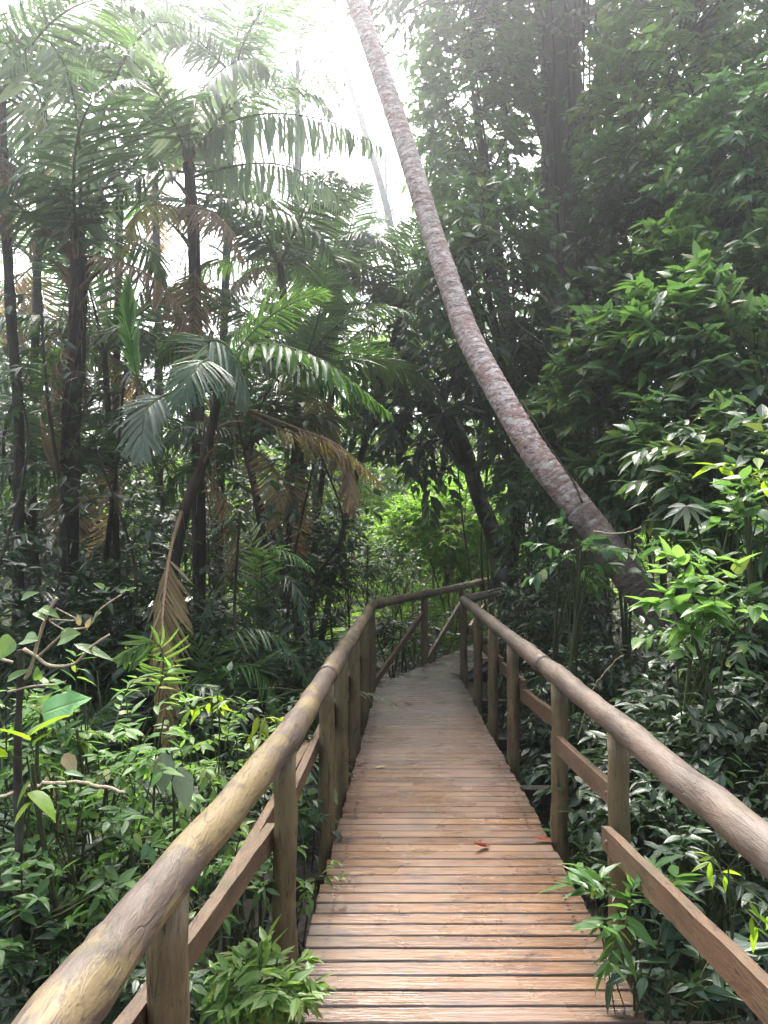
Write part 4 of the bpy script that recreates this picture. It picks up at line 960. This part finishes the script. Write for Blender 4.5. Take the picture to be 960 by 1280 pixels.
    tube(wood, bez([b - [0, 0, .1], A(20, 1200, 2.6), A(24, 1050, 2.6), A(22, 930, 2.6), A(26, 850, 2.6), A(25, 812, 2.6)], 30), np.linspace(.017, .010, 30) * (1 + .08 * R.randn(30)), 9, True, noise=.04)
    part('trunk', wood, M['bark_dark'], r); wood = MB()
    tw([(26, 850, 2.6), (36, 842, 2.6), (48, 800, 2.58), (58, 770, 2.56), (71, 747, 2.55)], .0065, .005)
    tw([(30, 812, 2.6), (45, 820, 2.58), (62, 832, 2.55), (92, 830, 2.52), (115, 808, 2.5), (137, 793, 2.5)], .007, .0035)
    tw([(46, 822, 2.58), (70, 800, 2.57), (84, 788, 2.56), (110, 783, 2.55), (125, 762, 2.54), (152, 743, 2.53)], .004, .0025)
    tw([(84, 790, 2.57), (62, 775, 2.58), (95, 775, 2.56), (70, 760, 2.56)], .0025, .002)
    tw([(10, 865, 2.6), (40, 858, 2.58), (70, 856, 2.57)], .004, .003)
    tw([(0, 824, 2.6), (16, 828, 2.6)], .006, .005)
    part('stem', wood, M['twig_pale'], r)
    spec = [((18, 800), (-.5, -.2, -.5), .085, .075), ((30, 800), (.4, -.3, .1), .07, .06), ((75, 800), (.6, -.3, .3), .08, .07), ((28, 748), (.5, -.2, .25), .065, .03), ((45, 765), (.3, -.3, -.1), .06, .028), ((52, 760), (.6, -.2, -.2), .07, .032), ((130, 735), (-.5, -.2, .35), .035, .02), ((132, 738), (.4, -.2, .3), .02, .016), ((150, 740), (.5, -.2, .2), .034, .014), ((160, 738), (.5, -.1, .25), .03, .012), ((118, 775), (.3, -.4, .4), .05, .04), ((48, 850), (0, -.2, .6), .045, .03), ((10, 850), (.8, -.3, .5), .09, .03)]
    P = np.array([A(x, y, 2.55) for (x, y), *_ in spec]); D = np.array([s[1] for s in spec])
    leaves(lf, P, D, np.tile([.1, -.7, .7], (len(P), 1)), [s[2] for s in spec], [s[3] for s in spec], .2, .25, 'heart', wav=.03)
    leaves(lf, np.array([A(92, 805, 2.5)]), [(1.0, -.1, -.28)], [(0, -.5, .85)], .14, .038, .15, .25, 'lance')
    part('foliage', lf, M['leaf_fresh'], r)
    lf = MB(); leaves(lf, np.array([A(100, 782, 2.52), A(108, 785, 2.52)]), [(-.2, -.2, .8), (.3, -.2, .8)], np.tile([0, -1, .2], (2, 1)), .035, .018, .4, .3, 'ovate')
    w = part('withered_leaf', lf, M['leaf_tan'], r); w['label'] = 'small whitish withered leaf on a twig'

    r = thing('broad_leaf_plant', 'large puckered pale green leaf standing on its stalk at the left', 'plant', gp(55, 2.75))
    wood, lf = MB(), MB(); tip = A(52, 893, 2.7)
    tube(wood, bez([gp(55, 2.75), A(50, 1050, 2.75), A(46, 950, 2.72), tip], 14), np.linspace(.010, .005, 14), 6, False)
    leaves(lf, tip[None], [(1.0, -.25, .42)], [(-.25, -.75, .6)], .19, .115, .10, .12, 'big', np.random.RandomState(3), wav=.10)
    part('stalk', wood, M['stem_green'], r); part('foliage', lf, M['leaf_big'], r)

    r = thing('tan_leaf_plant', 'pale tan withered leaf hanging among the left undergrowth', 'leaf', A(85, 955, 2.8))
    wood, lf = MB(), MB()
    tube(wood, bez([gp(70, 2.85), A(72, 1030, 2.85), A(76, 960, 2.82), A(80, 942, 2.8)], 12), np.linspace(.006, .003, 12), 5, False)
    leaves(lf, A(80, 942, 2.8)[None], [(.6, -.3, -.65)], [(.4, -.8, .4)], .085, .052, .1, .2, 'ovate', np.random.RandomState(3), wav=.05)
    part('stalk', wood, M['twig'], r); part('foliage', lf, M['leaf_tan'], r)

    r = thing('grey_leaf_plant', 'pair of big round grey speckled leaves hanging behind the left handrail', 'plant', gp(220, 3.0))
    wood, lf = MB(), MB()
    tube(wood, bez([gp(220, 3.05), A(218, 1060, 3.05), A(214, 960, 3.0), A(208, 938, 2.95)], 12), np.linspace(.008, .004, 12), 5, False)
    leaves(lf, np.array([A(206, 940, 2.95), A(226, 958, 2.93)]), [(.0, -.25, -1), (.22, -.25, -1)], np.tile([0, -1, .1], (2, 1)), [.15, .16], [.085, .08], .08, .15, 'ovate', np.random.RandomState(5), wav=.02)
    part('stalk', wood, M['stem_green'], r); part('foliage', lf, M['leaf_grey'], r)

    # light branches lying across the undergrowth
    def branch(label, pts, r0, r1, m='twig_pale'):
        o = thing('bare_branch', label, 'branch', A(*pts[0])); mb = MB()
        S = bez([A(*q) for q in pts], 24); S += R.normal(0, .0025, S.shape)
        tube(mb, S, np.linspace(r0, r1, 24), 6, True); part('stem', mb, M[m], o)
    branch('pale bare branch lying level across the left undergrowth', [(-10, 1000, 2.7), (42, 982, 2.7), (70, 978, 2.68), (110, 980, 2.66), (158, 990, 2.64)], .007, .005)
    branch('thin pale twig rising from behind the middle of the right handrail', [(722, 925, 5.0), (740, 865, 4.9), (765, 830, 4.8), (780, 818, 4.7)], .004, .0025)
    branch('thin curved twig in front of the leaning trunk', [(742, 664, 6.2), (765, 667, 6.15), (788, 664, 6.1), (812, 655, 6.1)], .009, .005)
    branch('long thin stem slanting down through the right wall', [(640, 400, 9.5), (690, 440, 9.2), (725, 480, 9.0), (745, 525, 8.8)], .014, .007, 'bark_dark')

build_shrubs()

# creepers on and around the huge trunk
def build_creepers():
    rs = np.random.RandomState(15)
    r = thing('climbing_vine', 'leafy creeper climbing the huge shaded trunk', 'vine', gp(722, 12.7))
    wood, lf = MB(), MB()
    for i in range(7):
        a = rs.uniform(-2.6, -.5); pts = []
        for h, (px, py) in zip(np.linspace(0, 1, 6), [(720, 640), (716, 540), (711, 400), (706, 270), (703, 140), (701, 10)]):
            a += rs.normal(0, .18); c = A(px, py, 13.5); pts.append(c + np.array([math.cos(a), math.sin(a), 0]) * (.66 - .05 * h))
        S = bez(pts, 40); tube(wood, S, .018, 5, False)
        for j in range(34):
            if rs.uniform() < .3: continue
            d = nrm(np.array([math.cos(a + rs.normal(0, .8)), math.sin(a + rs.normal(0, .5)), rs.normal(-.2, .4)]))
            twig_leaves(lf, wood, S[j + 3], d, rs.uniform(.2, .5), 7, .17, .075, 'mid', rs, .7)
    part('stem', wood, M['bark_dark'], r); part('foliage', lf, M['leaf_gloss'], r)
    labs = ['liana hanging in front of the huge trunk, nearest the leaning palm', 'liana hanging down the middle of the huge trunk', 'liana hanging along the right flank of the huge trunk', 'liana dangling just right of the huge trunk', 'liana dangling through the gap right of the huge trunk', 'thin liana hanging before the dark-leaved tree', 'liana hanging beneath the upper right tree']
    for i, (px, y0, y1, Y) in enumerate([(685, 120, 560, 12.4), (704, 60, 500, 12.5), (722, 90, 540, 12.4), (745, 100, 470, 12.2), (756, 150, 420, 11.6), (775, 60, 440, 11.2), (858, 150, 330, 9.2)]):
        a, b = A(px + rs.uniform(-8, 8), y0, Y), A(px + rs.uniform(-12, 12), y1, Y)
        o = thing('hanging_liana', labs[i], 'vine', a, 'lianas around the huge trunk'); mb, lf = MB(), MB()
        t = np.linspace(0, 1, 8)[:, None]; P = a * (1 - t) + b * t; P[1:-1] += rs.normal(0, .07, (6, 3))
        S = bez(P, 40); tube(mb, S, rs.uniform(.007, .014), 5, True)
        for j in range(9):
            twig_leaves(lf, mb, S[rs.randint(3, 39)], rs.normal(0, 1, 3), .22, 5, .15, .06, 'mid', rs, .9)
        part('stem', mb, M['bark_dark' if i % 2 else 'bark_big'], o); part('foliage', lf, M['leaf_gloss'], o)
build_creepers()

# ------------------------------------------------------------------ uncountable greenery
def build_mass():
    rs = np.random.RandomState(8)
    def carpet(name, label, n, xr, yr, seed, hmax, m, ll, excl):
        rs = np.random.RandomState(seed); mb, wd = MB(), MB()
        x = rs.uniform(*xr, n); y = rs.uniform(*yr, n)
        ok = excl(x, y); x, y = x[ok], y[ok]; z = ground_z(x, y)
        for i in range(len(x)):
            dd = min(abs(x[i] - lx(y[i])), abs(x[i] - rx(y[i]))) if y[i] < 13 else 2; h = rs.uniform(.2, 1) * hmax * min(1, .35 + .5 * dd)
            o = np.array([x[i], y[i], z[i] - .02])
            twig_leaves(mb, mb, o + [0, 0, h * .25], np.array([rs.normal(0, .5), rs.normal(0, .5), 1.0]), h, 9, ll * rs.uniform(.7, 1.2), ll * .38, 'mid', rs, .5, r=.004)
        o = link(name, mb.mesh(name, M[m])); tag(o, label, None, kind='stuff')
    inside = lambda x, y: (x > lx(y) - .12) & (x < rx(y) + .12)
    carpet('undergrowth', 'dark small-leaved ground cover left of the boardwalk', 1900, (-6, 1.2), (.6, 14), 1, .6, 'leaf_dark', .11, lambda x, y: (x < lx(y) - .10) & (ground_z(x, y) < 3))
    carpet('undergrowth', 'dark small-leaved ground cover right of the boardwalk', 3600, (.8, 8.5), (.6, 14), 2, .9, 'leaf_dark', .11, lambda x, y: (x > rx(y) + .10))
    carpet('undergrowth', 'sunlit ground cover in the clearing beyond the bend', 2200, (-7, 8), (13.6, 24), 3, 1.1, 'leaf_far', .2, lambda x, y: x > -99)
    # forest far behind: leaf masses along an arc
    mb = MB(); n = 9000
    ang = rs.uniform(-.72, .72, n); d = rs.uniform(25, 34, n); x = np.sin(ang) * d; y = np.cos(ang) * d
    topn = 7.0 + 3.0 * np.sin(ang * 9 + 1) + 1.5 * np.sin(ang * 23) + 9 * sm((ang - .08) / .25) - 1.5 * np.exp(-((ang + .02) / .1) ** 2)
    z = ground_z(x, y) + rs.uniform(0, 1, n) ** .9 * topn
    P = np.stack([x, y, z], -1)
    B = np.repeat(P, 7, 0) + rs.normal(0, .45, (n * 7, 3)); D = rs.normal(0, 1, B.shape) + [0, 0, -.3]
    leaves(mb, B, D, np.array([0, -.3, 1.0]) + rs.normal(0, .4, B.shape), rs.uniform(.25, .5, len(B)), .16, .15, .2, 'far', rs)
    o = link('far_forest', mb.mesh('far_forest', M['leaf_gloss'])); tag(o, 'far forest closing the view behind the trees', None, kind='stuff')
build_mass()

# ------------------------------------------------------------------ leaves fallen on the planks
def build_fallen():
    rs = np.random.RandomState(2)
    spec = [((610, 1055), .115, .040, .9, 'leaf_red', (-.75, -.6), 'curled red brown dead leaf lying mid boardwalk near the right railing'),
            ((690, 1049), .10, .045, .3, 'leaf_red', (-1, .1), 'red fallen leaf at the right plank edge by a post'),
            ((551, 878), .10, .05, .5, 'leaf_dead', (1, .2), 'dark dead leaf lying mid boardwalk before the frond tip'),
            ((514, 881), .08, .04, .5, 'leaf_dead', (-1, .3), 'small dark dead leaf left of the mid boardwalk one'),
            ((541, 830), .14, .06, .4, 'leaf_dead', (1, -.2), 'dark dead leaf in the middle of the far boardwalk'),
            ((506, 845), .10, .05, .4, 'leaf_dead', (1, .4), 'dark dead leaf on the far boardwalk near the left railing bend'),
            ((575, 846), .14, .07, .6, 'leaf_dead', (-1, .5), 'large dark leaf at the foot of the corner post'),
            ((590, 863), .10, .05, .4, 'leaf_bright', (1, .5), 'yellowish leaf at the right plank edge by the corner post'),
            ((447, 955), .06, .035, .6, 'leaf_dead', (1, .2), 'dark leaf scrap against the left plank edge'),
            ((470, 958), .07, .03, .2, 'leaf_tan', (1, .15), 'pale tan leaf scrap lying near the left plank edge')]
    for (px, py), L, w, cv, m, d, lab in spec:
        Y = 1.6 * F / (py - 667.0); p = A(px, py, Y); p[2] = .012
        mb = MB()
        leaves(mb, p[None], [(d[0], d[1], .12)], [(0, 0, 1)], L, w, -cv * .35, .5 * cv + .2, 'big', rs, wav=.04)
        tube(mb, np.array([p, p - nrm(np.array([d[0], d[1], 0])) * L * .25 + [0, 0, .006]]), .0016, 5, True)
        o = link('fallen_leaf', mb.mesh('fallen_leaf', M[m]))
        z = np.array([v.co.z for v in o.data.vertices]).min(); o.location.z = .003 - z
        tag(o, lab, 'leaf', 'leaves fallen on the boardwalk')
build_fallen()

# ------------------------------------------------------------------ light, air, camera
SUN_EL, SUN_AZ = math.radians(57), math.radians(-8)     # azimuth from straight ahead (+Y), negative = to the left
w = bpy.data.worlds.new('World'); scene.world = w; w.use_nodes = True
nt = w.node_tree; bgn = nt.nodes['Background']
sky = nt.nodes.new('ShaderNodeTexSky'); sky.sky_type = 'NISHITA'; sky.sun_disc = False
sky.sun_elevation = SUN_EL; sky.sun_rotation = SUN_AZ
sky.air_density = 1.0; sky.dust_density = 6.0; sky.ozone_density = 1.0
N = NT(nt); bw = N.n('ShaderNodeRGBToBW', ins={0: sky.outputs[0]})      # thin cloud: the sky's own colour greyed
nt.links.new(N.mix(.5, sky.outputs[0], bw.outputs[0]), bgn.inputs[0]); bgn.inputs[1].default_value = .15
sl = bpy.data.lights.new('sun', 'SUN'); sl.energy = 1.4; sl.angle = math.radians(14); sl.color = (1, .95, .87)
so = bpy.data.objects.new('sun', sl); COL.objects.link(so)
sd = np.array([math.sin(SUN_AZ) * math.cos(SUN_EL), math.cos(SUN_AZ) * math.cos(SUN_EL), math.sin(SUN_EL)])
from mathutils import Vector
so.rotation_euler = Vector(-sd).to_track_quat('-Z', 'Y').to_euler()

HAZE = .0085
if HAZE:
    m, nt = mat('haze'); N = NT(nt)
    v = N.n('ShaderNodeVolumePrincipled', ins={'Color': (.92, .95, 1.0, 1), 'Density': HAZE, 'Anisotropy': .9})
    o_ = nt.nodes.new('ShaderNodeOutputMaterial'); nt.links.new(v.outputs[0], o_.inputs['Volume'])
    mb = MB(); X0, X1, Y0, Y1, Z0, Z1 = -420, 420, -420, 420, -4, 26
    V = [(x, y, z) for z in (Z0, Z1) for (x, y) in ((X0, Y0), (X1, Y0), (X1, Y1), (X0, Y1))]
    mb.add(V, [np.array([[3, 2, 1, 0], [4, 5, 6, 7], [0, 1, 5, 4], [1, 2, 6, 5], [2, 3, 7, 6], [3, 0, 4, 7]])], np.zeros((8, 2)))
    o = link('haze', mb.mesh('haze', m, False)); tag(o, 'thin humid haze between the trees', None, kind='stuff')

cd = bpy.data.cameras.new('camera'); co = bpy.data.objects.new('camera', cd); COL.objects.link(co)
cd.sensor_fit = 'VERTICAL'; cd.sensor_height = 24.0; cd.lens = 24.0 * F / 1280
co.location = CAM; co.rotation_euler = (PI / 2 + PITCH, 0, 0)
cd.clip_start = .05; cd.clip_end = 2000
scene.camera = co
scene.render.engine = 'CYCLES'
scene.view_settings.view_transform = 'Standard'; scene.view_settings.look = 'None'
scene.view_settings.gamma = 1.0; scene.view_settings.exposure = 2.5
cy = scene.cycles
cy.use_denoising = True; cy.denoiser = 'OPENIMAGEDENOISE'; cy.denoising_prefilter = 'ACCURATE'
cy.max_bounces = 6; cy.diffuse_bounces = 3; cy.glossy_bounces = 2; cy.transmission_bounces = 4; cy.transparent_max_bounces = 8
cy.sample_clamp_indirect = 6.0
cy.caustics_reflective = False; cy.caustics_refractive = False
